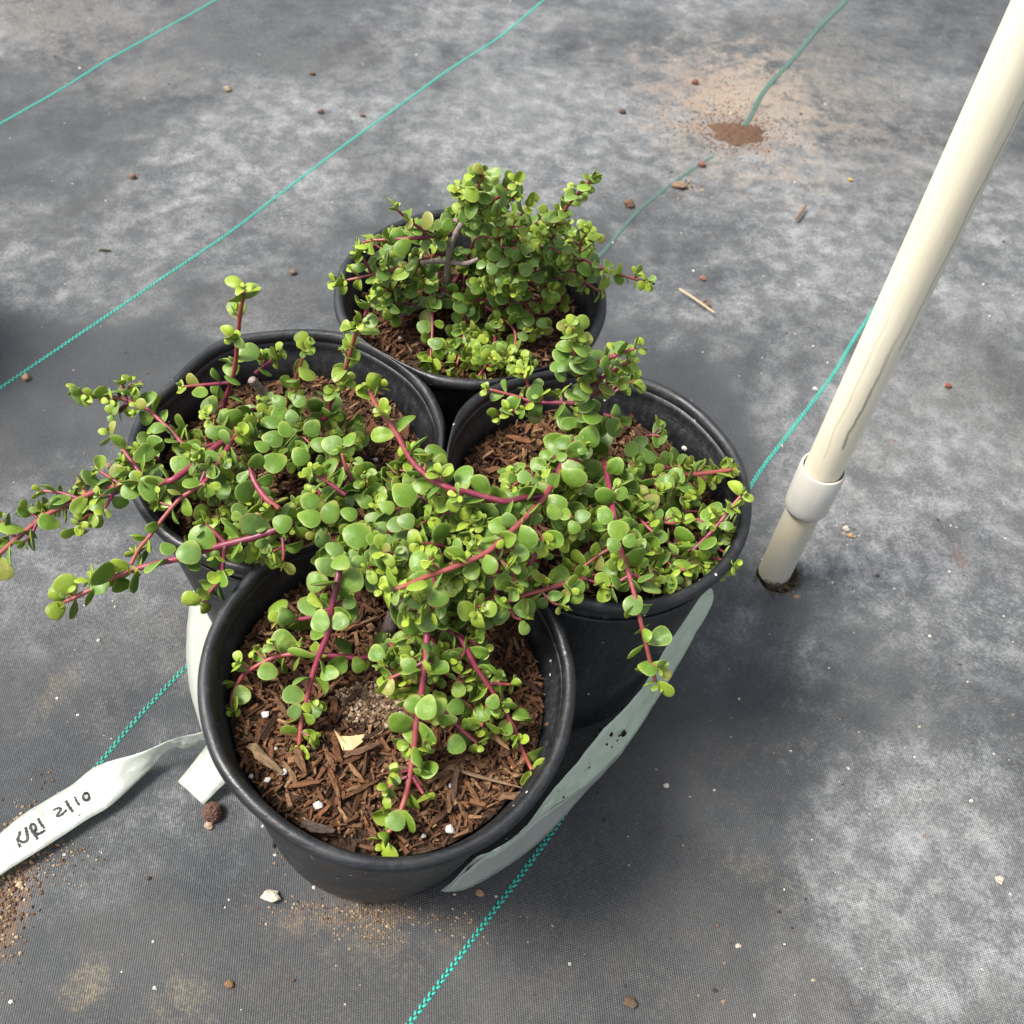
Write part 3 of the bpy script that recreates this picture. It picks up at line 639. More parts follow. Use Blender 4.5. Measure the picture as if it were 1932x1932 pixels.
def finish(P, limit=296):
    """the largest leaves become single objects; the tiny rest is one mesh"""
    P.leaves.sort(key=lambda q: -q[0]); V = []; Fc = []; C = []; RM = []
    for i, (s, st, me, M, col) in enumerate(P.leaves):
        if i < limit:
            o = obj('leaf', me, None, st or P.root, M); o.color = (*col, 1)
        else:
            b = len(V); V += [M @ v.co for v in me.vertices]; Fc += [tuple(q+b for q in f.vertices) for f in me.polygons]; C += [(*col, 1)]*len(me.vertices); RM += list(me['rimv'])
    if V:
        o = wobj('small_leaves', V, Fc, M_LEAFV, P.root, P.trunk); o['kind'] = 'stuff'
        ca = o.data.color_attributes.new('Col', 'FLOAT_COLOR', 'POINT'); ca.data.foreach_set('color', [q for c in C for q in c])
        ra = o.data.attributes.new('rim', 'FLOAT', 'POINT'); ra.data.foreach_set('value', RM)
    print('leaves', P.root['label'][:30], len(P.leaves))

# ---- front plant
P = start_plant('front', 'trailing succulent with red stems spread over the mulch of the nearest pot', ('A', 985, 560), 101)
stem(P, 'A', [(1130, 470), (1130, 560), (1125, 670), (1110, 790), (1085, 940), (1075, 1050), (1055, 1180), (1030, 1290), (980, 1400), (935, 1450)], [24, 22, 18, 12, 2, -5, -11, -16, -20, -22], lead=True, r0_=.0017, r1_=.0012, s0=.0125, s1=.010, gap=.0150, axil=.2)
stem(P, 'A', [(1125, 672), (1040, 715), (965, 750)], [18, 10], r0_=.0010, s0=.009, s1=.0075, age0=.5)
stem(P, 'A', [(1140, 678), (1210, 725), (1295, 770)], [17, 6], r0_=.0010, s0=.0095, s1=.0075, age0=.5)
stem(P, 'A', [(1098, 935), (1112, 980), (1120, 1050)], [2, -4], r0_=.0011, s0=.009, s1=.007, age0=.5)
stem(P, 'A', [(1045, 1178), (1010, 1195), (965, 1225)], [-10, -12], r0_=.0008, s0=.008, s1=.0065, gap=.010)
stem(P, 'A', [(1070, 1180), (1090, 1215), (1115, 1255)], [-10, -12], r0_=.0008, s0=.008, s1=.007, gap=.010)
stem(P, 'A', [(750, 255), (735, 330), (715, 430), (700, 540), (660, 640), (630, 730), (605, 830), (580, 940), (570, 1040)], [30, 28, 22, 14, 6, -1, -9, -15, -20], lead=False, r0_=.0016, r1_=.0010, s0=.0125, s1=.009, gap=.0135, axil=.3)
stem(P, 'A', [(865, 655), (750, 650), (600, 640), (480, 650), (390, 690), (320, 740), (278, 820), (275, 880)], [-4, -4, -5, -8, -11, -16, -21, -22], lead=True, r0_=.0014, r1_=.0009, s0=.0095, s1=.0085, gap=.0135, axil=.3)
stem(P, 'A', [(640, 478), (560, 490), (490, 502)], [2, -8], r0_=.0011, s0=.0125, s1=.009, gap=.013, age0=.7)
stem(P, 'A', [(1270, 570), (1340, 690), (1400, 780), (1460, 870), (1510, 960), (1545, 1050), (1580, 1125), (1592, 1150)], [14, 8, 1, -5, -11, -16, -20, -20], lead=True, r0_=.0016, r1_=.0010, s0=.0100, s1=.009, gap=.0140, axil=.25)
stem(P, 'A', [(1410, 770), (1450, 772), (1495, 775)], [2, 0], r0_=.0008, s0=.007, s1=.0065, gap=.009)
stem(P, 'A', [(1397, 790), (1392, 850), (1385, 905), (1370, 960)], [0, -8], r0_=.0009, s0=.009, s1=.007)
stem(P, 'A', [(1180, 860), (1230, 920), (1300, 990), (1350, 1030)], [0, -10], lead=False, r0_=.0012, s0=.0095, s1=.0085, gap=.011)
stem(P, 'A', [(1200, 510), (1260, 550), (1330, 590), (1370, 620)], [16, 8], r0_=.0012, s0=.009, s1=.007)
stem(P, 'A', [(1100, 530), (1040, 580), (985, 625), (940, 660)], [14, 4], r0_=.0012, s0=.009, s1=.008)
stem(P, 'A', [(1150, 210), (1160, 300), (1170, 390), (1150, 450)], [44, 30], r0_=.0012, s0=.012, s1=.011, gap=.011)
blades(P, 'A', [(665, 500, 105), (750, 500, 85), (1135, 492, 112), (1180, 412, 108), (805, 320, 112), (690, 255, 95), (645, 325, 95), (750, 238, 92, 35), (740, 370, 58), (790, 415, 68), (1130, 880, 112), (1075, 862, 85), (1185, 870, 80), (1050, 690, 72), (910, 640, 80)], 24, .5, .2)
blades(P, 'A', [(1065, 1000, 85, -4), (1140, 1150, 98, -9), (995, 1372, 92, -16), (700, 725, 88, 4), (550, 892, 75, -9), (640, 890, 70, -9), (1420, 852, 66, 4), (1545, 905, 80, -6), (1260, 1040, 86, -6), (830, 690, 75, -3), (500, 585, 115, -10), (475, 440, 100, -8), (1375, 900, 80, -4)], 0, .5, .25)
filler(P, 'A', 1100, 640, 160, 150, -4, 12, 14, .0092, .007, .55)
filler(P, 'A', 900, 330, 130, 110, 4, 22, 12, .0115, .008, .85)
filler(P, 'A', 1230, 800, 120, 110, -14, -4, 7, .009, .007, .6)
filler(P, 'A', 1240, 420, 110, 100, 2, 20, 7, .0105, .008, .8)
add_stem(P, [P.trunk+Vector((0, 0, -.004)), pt(P, 'A', 965, 540, -12), pt(P, 'A', 990, 460, 0), pt(P, 'A', 1030, 380, 12)], .0036, .0032, 1.0, name='woody_stem')
finish(P)

# ---- left plant
P = start_plant('left', 'trailing succulent spilling left over the rim of the dented pot', ('B', 1200, 660), 202)
stem(P, 'B', [(1290, 1105), (1200, 1140), (1110, 1170), (990, 1200), (900, 1225), (800, 1258), (700, 1282), (590, 1310), (500, 1345), (420, 1388), (330, 1432), (285, 1450)], [34, 31, 29, 25, 21, 17, 13, 9, 5, 1, -2, -4], lead=False, r0_=.0018, r1_=.0011, s0=.0130, s1=.0105, gap=.0165, axil=.3)
stem(P, 'B', [(990, 1195), (945, 1150), (900, 1110)], [25, 30], r0_=.0011, s0=.0105, s1=.007, gap=.010)
stem(P, 'B', [(988, 1205), (980, 1280), (970, 1345), (925, 1405), (890, 1450)], [25, 18, 13, 8, 4], r0_=.0011, s0=.0105, s1=.0085, gap=.0095)
stem(P, 'B', [(800, 890), (720, 925), (640, 935), (540, 940), (440, 960), (350, 1000), (250, 1045), (170, 1095), (80, 1170), (0, 1240), (-60, 1300)], [33, 31, 29, 26, 22, 17, 12, 7, 1, -5, -9], lead=True, r0_=.0018, r1_=.0012, s0=.0120, s1=.0100, gap=.0165, axil=.3)
stem(P, 'B', [(525, 935), (480, 905), (440, 880)], [26, 28], r0_=.0010, s0=.0085, s1=.007, gap=.010)
stem(P, 'B', [(350, 1000), (270, 975), (190, 965)], [17, 15], r0_=.0009, s0=.009, s1=.0065, gap=.010)
stem(P, 'B', [(348, 1003), (346, 1060), (340, 1130)], [17, 7], r0_=.0009, s0=.009, s1=.0075, gap=.010)
stem(P, 'B', [(515, 945), (490, 990), (460, 1040)], [25, 18], r0_=.0010, s0=.009, s1=.007, gap=.009)
stem(P, 'B', [(168, 1090), (150, 1072), (118, 1052)], [7, 7], r0_=.0008, s0=.009, s1=.007, gap=.008)
stem(P, 'B', [(165, 1098), (145, 1145), (115, 1185)], [7, 2], r0_=.0008, s0=.009, s1=.0075, gap=.008)
stem(P, 'B', [(75, 1170), (40, 1150), (10, 1100)], [1, 3], r0_=.0008, s0=.009, s1=.008, gap=.009)
stem(P, 'B', [(920, 900), (850, 960), (790, 1000), (720, 1080), (660, 1160), (610, 1220), (575, 1290)], [34, 32, 29, 24, 19, 15, 11], lead=True, r0_=.0014, r1_=.0009, s0=.0100, s1=.0085, gap=.0130)
stem(P, 'B', [(860, 780), (740, 690), (650, 610), (560, 570), (500, 556), (400, 540), (345, 530)], [20, 24, 27, 29, 30, 30, 30], lead=True, r0_=.0014, r1_=.0009, s0=.0110, s1=.0085, gap=.0105)
stem(P, 'B', [(560, 573), (545, 535), (535, 500)], [29, 34], r0_=.0009, s0=.0085, s1=.0065, gap=.008)
stem(P, 'B', [(562, 580), (530, 605), (500, 625)], [29, 25], r0_=.0009, s0=.0085, s1=.0065, gap=.008)
stem(P, 'B', [(650, 945), (625, 900), (580, 840), (530, 770), (490, 725)], [28, 30, 32, 33, 34], r0_=.0012, s0=.0105, s1=.0075, gap=.012)
stem(P, 'B', [(985, 640), (990, 570), (1030, 430), (1045, 270), (1055, 180), (1072, 90)], [0, 10, 32, 58, 72, 86], lead=True, r0_=.0014, r1_=.0010, s0=.0115, s1=.0095, gap=.0220, axil=.35)
stem(P, 'B', [(1015, 490), (900, 500), (810, 508)], [24, 26], r0_=.0011, s0=.0105, s1=.0075, gap=.012)
stem(P, 'B', [(1120, 450), (1170, 410), (1215, 365)], [26, 38], r0_=.0011, s0=.010, s1=.0075, gap=.009)
stem(P, 'B', [(1250, 600), (1265, 560), (1300, 460), (1328, 385), (1345, 335)], [6, 14, 34, 48, 56], lead=True, r0_=.0012, s0=.0105, s1=.008, gap=.0165, axil=.2)
stem(P, 'B', [(1425, 650), (1450, 580), (1490, 500), (1525, 400), (1555, 300), (1580, 235)], [6, 16, 32, 50, 66, 76], lead=True, r0_=.0015, r1_=.0010, s0=.0115, s1=.009, gap=.0135, axil=.3)
stem(P, 'B', [(1600, 200), (1610, 170), (1620, 150)], [80, 86], r0_=.0008, s0=.009, s1=.007, gap=.006)
stem(P, 'B', [(1100, 840), (1105, 890), (1125, 940), (1170, 1000), (1225, 1045)], [40, 40, 39, 37, 35], r0_=.0013, r1_=.0015, s0=.0095, s1=.0095, gap=.0085, tip=False)
stem(P, 'B', [(1000, 730), (960, 680), (915, 640)], [24, 34], r0_=.0011, s0=.010, s1=.0075, gap=.011)
stem(P, 'B', [(1545, 920), (1520, 870), (1500, 800)], [38, 48], r0_=.0012, s0=.0095, s1=.0065, gap=.009)
stem(P, 'B', [(1520, 985), (1450, 935), (1370, 890)], [38, 44], r0_=.0012, s0=.0105, s1=.0085, gap=.008)
stem(P, 'B', [(700, 830), (650, 800), (610, 790)], [22, 30], r0_=.0010, s0=.0105, s1=.007, gap=.009)
stem(P, 'B', [(880, 930), (900, 870), (880, 810)], [34, 40], r0_=.0010, s0=.0085, s1=.006, gap=.007)
stem(P, 'B', [(1240, 1170), (1245, 1240), (1240, 1275)], [28, 22], r0_=.0009, s0=.0095, s1=.0075, gap=.008)
stem(P, 'B', [(730, 960), (690, 985), (690, 1000)], [28, 26], r0_=.0009, s0=.0085, s1=.006, gap=.008)
blades(P, 'B', [(1570, 1160, 128), (1360, 1085, 104), (1450, 1060, 105), (1775, 982, 118), (1855, 945, 92), (1535, 1065, 74), (1637, 1090, 68), (1735, 1115, 82), (1785, 1100, 78), (1822, 1180, 92), (1640, 1178, 76), (1780, 1245, 78), (1710, 1262, 82), (1650, 1265, 62), (1555, 1265, 92), (1430, 1295, 92), (1470, 1220, 82), (1240, 1110, 84), (1140, 1110, 82), (1360, 1010, 88), (1700, 1040, 70), (1600, 1010, 76), (1670, 1130, 66), (1880, 1120, 80), (1700, 1190, 70)], 36, .55, .18)
blades(P, 'B', [(970, 842, 112), (575, 960, 98), (1460, 765, 92), (1370, 690, 78), (1200, 737, 92), (1225, 575, 72), (1310, 570, 72), (1535, 745, 86), (1400, 760, 72), (1250, 700, 82), (1205, 845, 108), (1320, 815, 84), (690, 690, 66), (580, 880, 72), (830, 1235, 112), (735, 1222, 72), (440, 1375, 100, 3), (210, 1105, 92, 8), (470, 950, 62), (980, 965, 78), (890, 850, 62), (680, 890, 95), (790, 850, 85), (850, 770, 80), (920, 590, 88, 8), (1150, 770, 70), (1100, 700, 66), (1280, 640, 62)], 27, .6, .22)
filler(P, 'B', 1530, 1020, 270, 200, 16, 32, 34, .0112, .008, .72)
filler(P, 'B', 900, 850, 260, 130, 4, 26, 22, .0100, .007, .6)
filler(P, 'B', 1330, 720, 230, 120, -6, 14, 18, .0112, .008, .8)
filler(P, 'B', 1090, 1080, 180, 110, 14, 28, 12, .0098, .007, .55)
filler(P, 'B', 1760, 860, 90, 90, 26, 36, 6, .0110, .009, .6)
filler(P, 'B', 1700, 1230, 170, 110, 26, 38, 16, .0105, .008, .7)
filler(P, 'B', 1870, 1050, 80, 130, 28, 38, 8, .0105, .008, .7)
filler(P, 'B', 640, 880, 120, 90, 10, 26, 8, .0095, .007, .5)
filler(P, 'B', 380, 1010, 200, 40, 8, 18, 5, .0085, .0065, .45)
add_stem(P, [P.trunk+Vector((0, 0, -.004)), pt(P, 'B', 1185, 580, -8), pt(P, 'B', 1150, 530, 2), pt(P, 'B', 1105, 478, 12)], .0034, .0022, 1.0, name='woody_stem')
finish(P)

# ---- right plant
P = start_plant('right', 'trailing succulent with upright leafy shoot in the pot beside the pole', ('D', 860, 760), 303)
stem(P, 'D', [(820, 610), (775, 690), (705, 830), (655, 915), (560, 1020), (440, 1130), (370, 1185), (220, 1250), (100, 1292), (0, 1335), (-60, 1355)], [20, 28, 36, 40, 42, 42, 41, 39, 38, 37, 36], lead=True, r0_=.0019, r1_=.0011, s0=.0125, s1=.0095, gap=.0165, axil=.35)
stem(P, 'D', [(436, 1132), (440, 1230), (428, 1330), (405, 1430), (335, 1480)], [42, 32, 22, 12, 8], r0_=.0011, r1_=.0011, s0=.0105, s1=.009, gap=.0135)
stem(P, 'D', [(1000, 1265), (900, 1290), (770, 1322), (640, 1360), (500, 1405), (415, 1432)], [6, 8, 11, 12, 11, 10], lead=True, r0_=.0015, r1_=.0012, s0=.0110, s1=.0095, gap=.0170, tip=False)
stem(P, 'D', [(640, 1362), (690, 1410), (720, 1425)], [12, 10], r0_=.0008, s0=.0095, s1=.008, gap=.008)
stem(P, 'D', [(480, 1412), (510, 1480), (545, 1495)], [11, 9], r0_=.0009, s0=.0095, s1=.008, gap=.008)
stem(P, 'D', [(850, 1300), (900, 1320), (930, 1330)], [10, 9], r0_=.0008, s0=.009, s1=.008, gap=.008)
stem(P, 'D', [(1000, 1080), (1030, 1200), (1060, 1290), (1080, 1360), (1098, 1440), (1120, 1530), (1142, 1625), (1160, 1700), (1185, 1790)], [26, 22, 18, 15, 11, 4, -5, -12, -19], lead=True, r0_=.0017, r1_=.0010, s0=.0118, s1=.0098, gap=.0160, axil=.25)
stem(P, 'D', [(1058, 1287), (1015, 1315), (975, 1340)], [18, 13], r0_=.0009, s0=.0095, s1=.008, gap=.009)
stem(P, 'D', [(1065, 1280), (1110, 1297), (1165, 1310)], [18, 13], r0_=.0009, s0=.0095, s1=.008, gap=.009)
stem(P, 'D', [(655, 912), (560, 918), (470, 935), (330, 900), (200, 870), (110, 822), (45, 765), (0, 700), (-40, 625), (-95, 545), (-150, 465), (-175, 410)], [40, 41, 42, 43, 44, 45, 47, 50, 54, 58, 62, 65], r0_=.0015, r1_=.0012, s0=.0118, s1=.0095, gap=.0150, axil=.3)
stem(P, 'D', [(840, 640), (845, 520), (828, 370), (803, 235), (783, 110)], [8, 30, 54, 74, 92], lead=True, r0_=.0018, r1_=.0011, s0=.0128, s1=.0095, gap=.0105, axil=.15, age0=.75, age1=.5)
stem(P, 'D', [(825, 330), (900, 278), (1000, 240), (1090, 205)], [60, 70, 78, 84], r0_=.0014, s0=.0105, s1=.0080, gap=.0100)
stem(P, 'D', [(860, 400), (960, 330), (1060, 270)], [48, 70], r0_=.0013, s0=.0105, s1=.0080, gap=.0100)
stem(P, 'D', [(850, 470), (930, 390), (1010, 350)], [38, 58], r0_=.0012, s0=.0105, s1=.0080, gap=.0100)
stem(P, 'D', [(800, 470), (720, 466), (600, 460), (510, 432), (395, 403)], [32, 31, 29, 29, 30], r0_=.0013, s0=.0110, s1=.0075, gap=.0140)
stem(P, 'D', [(597, 455), (575, 370), (560, 325)], [29, 42], r0_=.0010, s0=.0085, s1=.0075, gap=.010)
stem(P, 'D', [(597, 464), (510, 505), (440, 530)], [29, 25], r0_=.0010, s0=.0085, s1=.0075, gap=.011)
stem(P, 'D', [(870, 862), (1050, 860), (1190, 828), (1300, 812), (1430, 800), (1545, 785)], [-8, -4, 2, 4, 5, 6], lead=True, r0_=.0016, r1_=.0012, s0=.0100, s1=.009, gap=.0150, axil=.3)
stem(P, 'D', [(1290, 830), (1340, 850), (1330, 880)], [4, 2], r0_=.0008, s0=.008, s1=.0065, gap=.009)
stem(P, 'D', [(1200, 1020), (1300, 1032), (1420, 1015)], [0, 2], lead=True, r0_=.0013, s0=.0105, s1=.0085, gap=.013)
stem(P, 'D', [(1340, 1185), (1380, 1150), (1440, 1090), (1510, 1010), (1560, 945), (1590, 910)], [-8, -4, 0, 6, 11, 14], r0_=.0013, r1_=.0009, s0=.0100, s1=.0085, gap=.0150)
stem(P, 'D', [(1150, 1060), (1260, 1140), (1330, 1200), (1400, 1240)], [4, 0, -6, -10], lead=True, r0_=.0013, s0=.0110, s1=.0075, gap=.010)
stem(P, 'D', [(1060, 1150), (1150, 1240), (1260, 1330)], [8, -4], lead=True, r0_=.0012, s0=.0110, s1=.0085, gap=.010)
stem(P, 'D', [(1000, 1100), (900, 1200), (830, 1250), (770, 1270)], [16, 4], lead=True, r0_=.0012, s0=.0105, s1=.008, gap=.011)
stem(P, 'D', [(620, 1180), (575, 1250), (535, 1290)], [26, 16], r0_=.0011, s0=.0105, s1=.008, gap=.009)
stem(P, 'D', [(625, 1075), (640, 1105), (655, 1130)], [34, 36], r0_=.0010, s0=.0105, s1=.008, gap=.006)
blades(P, 'D', [(830, 282, 112, 72), (735, 242, 86, 74), (832, 168, 76, 84), (730, 332, 86, 60), (830, 422, 96, 52), (880, 540, 96, 40), (770, 565, 82, 34), (870, 630, 106, 30), (742, 652, 86, 34), (790, 787, 116, 36), (697, 837, 72, 40), (740, 725, 56, 38), (990, 580, 100, 24), (820, 640, 50, 40), (835, 690, 50, 38)], 30, .68, .25)
blades(P, 'D', [(610, 902, 92), (605, 1017, 82), (945, 1000, 92), (1005, 1072, 106), (985, 1142, 72), (1060, 1122, 72), (835, 1007, 76), (797, 1060, 66), (755, 1000, 76), (700, 990, 86), (390, 1140, 82), (435, 1050, 96), (455, 970, 82), (300, 915, 86), (75, 860, 92), (190, 800, 92), (660, 715, 66), (625, 760, 82), (545, 1182, 90), (628, 1120, 70), (312, 1270, 92), (240, 1256, 56), (60, 1220, 100), (150, 1390, 106), (560, 820, 70), (440, 1110, 60)], 36, .52, .2)
blades(P, 'D', [(805, 1342, 96, 12), (1080, 1425, 102, 13), (1150, 1727, 92, -12), (1375, 1222, 76, -8), (1205, 1102, 78, 4), (1110, 892, 96, 8), (1162, 942, 96, 8), (1070, 690, 78, 14), (1112, 652, 78, 14), (1155, 722, 72, 12), (1100, 772, 84, 10), (615, 522, 88, 22), (495, 470, 66, 30), (1190, 1000, 72, 4), (1450, 1140, 76, -3), (1465, 972, 82, 2), (1275, 1215, 72, -8), (1250, 1350, 72, -10), (970, 1262, 92, 12), (455, 1437, 84, 10), (375, 1502, 92, 6), (1330, 1320, 60, -12), (1440, 1285, 66, -12)], 6, .6, .3)
filler(P, 'D', 720, 900, 200, 170, 12, 30, 24, .0105, .0075, .65)
filler(P, 'D', 960, 470, 90, 120, 24, 42, 5, .0100, .008, .7)
filler(P, 'D', 1130, 760, 110, 160, -6, 8, 12, .0112, .0085, .8)
filler(P, 'D', 950, 1100, 170, 110, 4, 18, 14, .0105, .0075, .6)
filler(P, 'D', 1180, 1200, 140, 110, -14, -2, 10, .0100, .0075, .6)
filler(P, 'D', 1330, 1120, 170, 140, -16, -4, 12, .0098, .0075, .6)
filler(P, 'D', 1330, 850, 150, 90, -12, 0, 7, .0095, .0075, .6)
filler(P, 'D', 560, 1220, 110, 80, 4, 16, 5, .0100, .0075, .55)
filler(P, 'D', 330, 1200, 190, 90, 24, 36, 13, .0098, .0075, .6)
filler(P, 'D', 230, 1350, 130, 70, 18, 30, 7, .0098, .0075, .6)
filler(P, 'D', 300, 960, 150, 60, 30, 40, 7, .0098, .0075, .6)
add_stem(P, [P.trunk+Vector((0, 0, -.004)), pt(P, 'D', 862, 770, -16), pt(P, 'D', 866, 745, 2)], .0036, .0032, 1.0, name='cut_stub')
add_stem(P, [P.trunk, pt(P, 'D', 880, 690, -4), pt(P, 'D', 850, 600, 16)], .0034, .0022, .6, name='woody_stem')
finish(P)

# ---- back plant
P = start_plant('back', 'bushy succulent around a grey woody stem in the farthest pot', ('C', 750, 880), 404)
stem(P, 'C', [(830, 450), (860, 400), (885, 320), (895, 270), (930, 195)], [52, 64, 82, 92, 110], lead=True, r0_=.0016, r1_=.0009, s0=.0105, s1=.0078, gap=.0085, wood=.25)
stem(P, 'C', [(860, 385), (830, 340), (795, 285)], [68, 84], r0_=.0009, s0=.009, s1=.007, gap=.008)
stem(P, 'C', [(930, 420), (970, 350), (1030, 300), (1085, 245)], [58, 72, 84, 96], r0_=.0012, s0=.0100, s1=.0075, gap=.0088)
stem(P, 'C', [(1000, 530), (1060, 480), (1110, 425), (1155, 375)], [48, 58, 70, 80], lead=True, r0_=.0012, s0=.0100, s1=.008, gap=.0130)
stem(P, 'C', [(1005, 570), (1010, 500), (1005, 430)], [40, 66], r0_=.0011, s0=.0100, s1=.008, gap=.012)
stem(P, 'C', [(1180, 590), (1230, 525), (1280, 465), (1320, 410)], [36, 48, 60, 70], lead=True, r0_=.0012, s0=.0095, s1=.008, gap=.0100)
stem(P, 'C', [(1265, 590), (1285, 540), (1315, 440), (1375, 350), (1435, 285), (1485, 225)], [36, 46, 66, 82, 94, 104], lead=True, r0_=.0014, r1_=.0009, s0=.0095, s1=.0075, gap=.0090)
stem(P, 'C', [(1385, 630), (1430, 555), (1475, 495)], [32, 58], lead=True, r0_=.0011, s0=.0090, s1=.0075, gap=.0105)
stem(P, 'C', [(1220, 620), (1310, 662), (1400, 720), (1490, 785), (1525, 805)], [30, 28, 22, 14, 12], lead=True, r0_=.0014, s0=.0120, s1=.0085, gap=.0130)
stem(P, 'C', [(1400, 640), (1520, 680), (1600, 712), (1700, 742), (1775, 762)], [30, 32, 30, 26, 24], lead=True, r0_=.0013, s0=.0100, s1=.0075, gap=.0090)
stem(P, 'C', [(810, 500), (720, 515), (620, 528), (440, 540), (345, 545), (295, 560)], [46, 45, 44, 42, 40, 39], lead=False, r0_=.0014, s0=.0110, s1=.0085, gap=.0130)
stem(P, 'C', [(700, 530), (620, 492), (545, 445), (480, 385)], [45, 52, 60, 68], r0_=.0012, s0=.0100, s1=.0080, gap=.0120)
stem(P, 'C', [(560, 660), (470, 690), (350, 722), (200, 755), (165, 760)], [24, 24, 22, 18, 17], lead=True, r0_=.0013, s0=.0110, s1=.0085, gap=.0140)
stem(P, 'C', [(345, 715), (320, 665), (280, 615)], [22, 36], r0_=.0010, s0=.0095, s1=.0075, gap=.010)
stem(P, 'C', [(560, 880), (480, 850), (410, 775)], [-14, -4, 10], lead=True, r0_=.0012, s0=.0100, s1=.0085, gap=.010)
stem(P, 'C', [(700, 850), (665, 905), (662, 1010), (655, 1110), (650, 1200)], [-8, -6, -12, -17, -20], lead=True, r0_=.0013, s0=.0100, s1=.0085, gap=.0125)
stem(P, 'C', [(830, 950), (820, 1060), (800, 1150), (775, 1225)], [-12, -14, -18, -20], lead=True, r0_=.0012, s0=.0100, s1=.0085, gap=.0115)
stem(P, 'C', [(830, 845), (950, 855), (1090, 860), (1160, 895), (1205, 1010)], [0, 0, -2, -5, -12], lead=True, r0_=.0013, s0=.0115, s1=.009, gap=.0130)
stem(P, 'C', [(1000, 930), (1090, 1020), (1075, 1150), (1040, 1200)], [-8, -12, -18, -20], lead=True, r0_=.0012, s0=.0105, s1=.0085, gap=.0100)
stem(P, 'C', [(1000, 1000), (960, 1150), (900, 1250)], [-14, -20], r0_=.0011, s0=.0105, s1=.0085, gap=.0100)
stem(P, 'C', [(1180, 860), (1290, 850), (1330, 870)], [0, -6], r0_=.0010, s0=.0100, s1=.008, gap=.010)
blades(P, 'C', [(665, 872, 92, -2), (985, 847, 86, 4), (1095, 907, 88, 0), (480, 520, 78, 44), (740, 467, 72, 52), (710, 550, 78, 44), (970, 690, 68, 34), (1020, 752, 78, 28), (1030, 665, 64, 36), (915, 670, 62, 34), (1145, 695, 82, 32), (980, 617, 76, 40), (1212, 737, 76, 24), (1410, 752, 84, 18), (1490, 670, 76, 28), (405, 722, 72, 24), (515, 670, 70, 26), (562, 645, 58, 28), (450, 632, 72, 24), (855, 905, 76, -6), (1145, 830, 68, 8), (870, 762, 72, 18), (870, 500, 76, 50), (1360, 650, 68, 32), (1270, 592, 66, 42), (1160, 962, 66, -4), (1232, 975, 62, -6), (680, 1082, 84, -12), (1110, 1142, 62, -14), (870, 1105, 66, -14), (1015, 1100, 84, -14), (800, 832, 62, 10), (1060, 602, 60, 42), (420, 862, 64, 4), (930, 480, 62, 54), (650, 800, 66, 8), (1190, 660, 64, 34)], 20, .7, .25)
filler(P, 'C', 1010, 640, 160, 180, 10, 32, 24, .0105, .0078, .78)
filler(P, 'C', 1240, 700, 150, 130, 4, 24, 16, .0102, .0078, .78)
filler(P, 'C', 560, 620, 120, 100, 10, 28, 9, .0102, .0078, .75)
filler(P, 'C', 930, 1100, 260, 130, -22, -14, 16, .0098, .0075, .55)
filler(P, 'C', 520, 790, 120, 90, -12, 6, 8, .0102, .0078, .75)
filler(P, 'C', 920, 380, 90, 80, 50, 70, 8, .0092, .007, .6)
filler(P, 'C', 1180, 520, 130, 70, 34, 52, 10, .0095, .0075, .7)
filler(P, 'C', 1350, 600, 110, 60, 24, 38, 8, .0095, .0075, .7)
add_stem(P, [P.trunk+Vector((0, 0, -.004)), pt(P, 'C', 742, 780, 0), pt(P, 'C', 742, 690, 18), pt(P, 'C', 755, 580, 38), pt(P, 'C', 800, 480, 52), pt(P, 'C', 835, 440, 58)], .0021, .0017, 1.0, name='woody_stem')
add_stem(P, [pt(P, 'C', 744, 655, 24), pt(P, 'C', 680, 652, 26), pt(P, 'C', 603, 660, 28)], .0016, .0013, 1.0, name='woody_stem')
add_stem(P, [pt(P, 'C', 745, 655, 24), pt(P, 'C', 830, 665, 30), pt(P, 'C', 900, 640, 34)], .0015, .0012, 1.0, name='woody_stem')
add_stem(P, [P.trunk, pt(P, 'C', 590, 888, -14), pt(P, 'C', 500, 930, -16), pt(P, 'C', 410, 948, -18)], .0022, .0016, 1.0, name='woody_stem')
finish(P)

# ------------------------------------------------------------------ plastic tape tied round the pots
def strip(name, top, bot, parent, nv=6, dens=6, wav=.0006, seed=1, thick=.00012, mat=None):
    """a band of tape between two edges, closed and paper-thin as tape is, with soft creases"""
    A = smoothpts(top, dens); B = smoothpts(bot, dens); n = min(len(A), len(B)); V = []; Fc = []
    for i in range(n):
        for j in range(nv+1):
            q = A[i].lerp(B[i], j/nv); e = 4*(j/nv)*(1-j/nv)
            nn = (B[i]-A[i]).cross(A[min(i+1, n-1)]-A[max(i-1, 0)]).normalized()
            V.append(q+nn*wav*(.25+.75*e)*(noise.noise(Vector((i*.35, j*.5, seed)))*1.6+.8*noise.noise(Vector((i*.9, j*.2, seed+9)))))
    for i in range(n-1):
        for j in range(nv): a = i*(nv+1)+j; Fc.append((a, a+1, a+nv+2, a+nv+1))
    o = wobj(name, V, Fc, mat or M_TAPE, parent, A[0]); md = o.modifiers.new('thick', 'SOLIDIFY'); md.thickness = thick; return o
knot = at(*px('G', 1150, 912), .03)
tape = root('plastic_tape', (knot.x, knot.y, 0)); tag(tape, 'milky plastic tape tied round the pots, one tail lettered in black marker', 'plastic tape')
q = lambda c, l: [at(*px(c, x, y), z) for x, y, z in l]
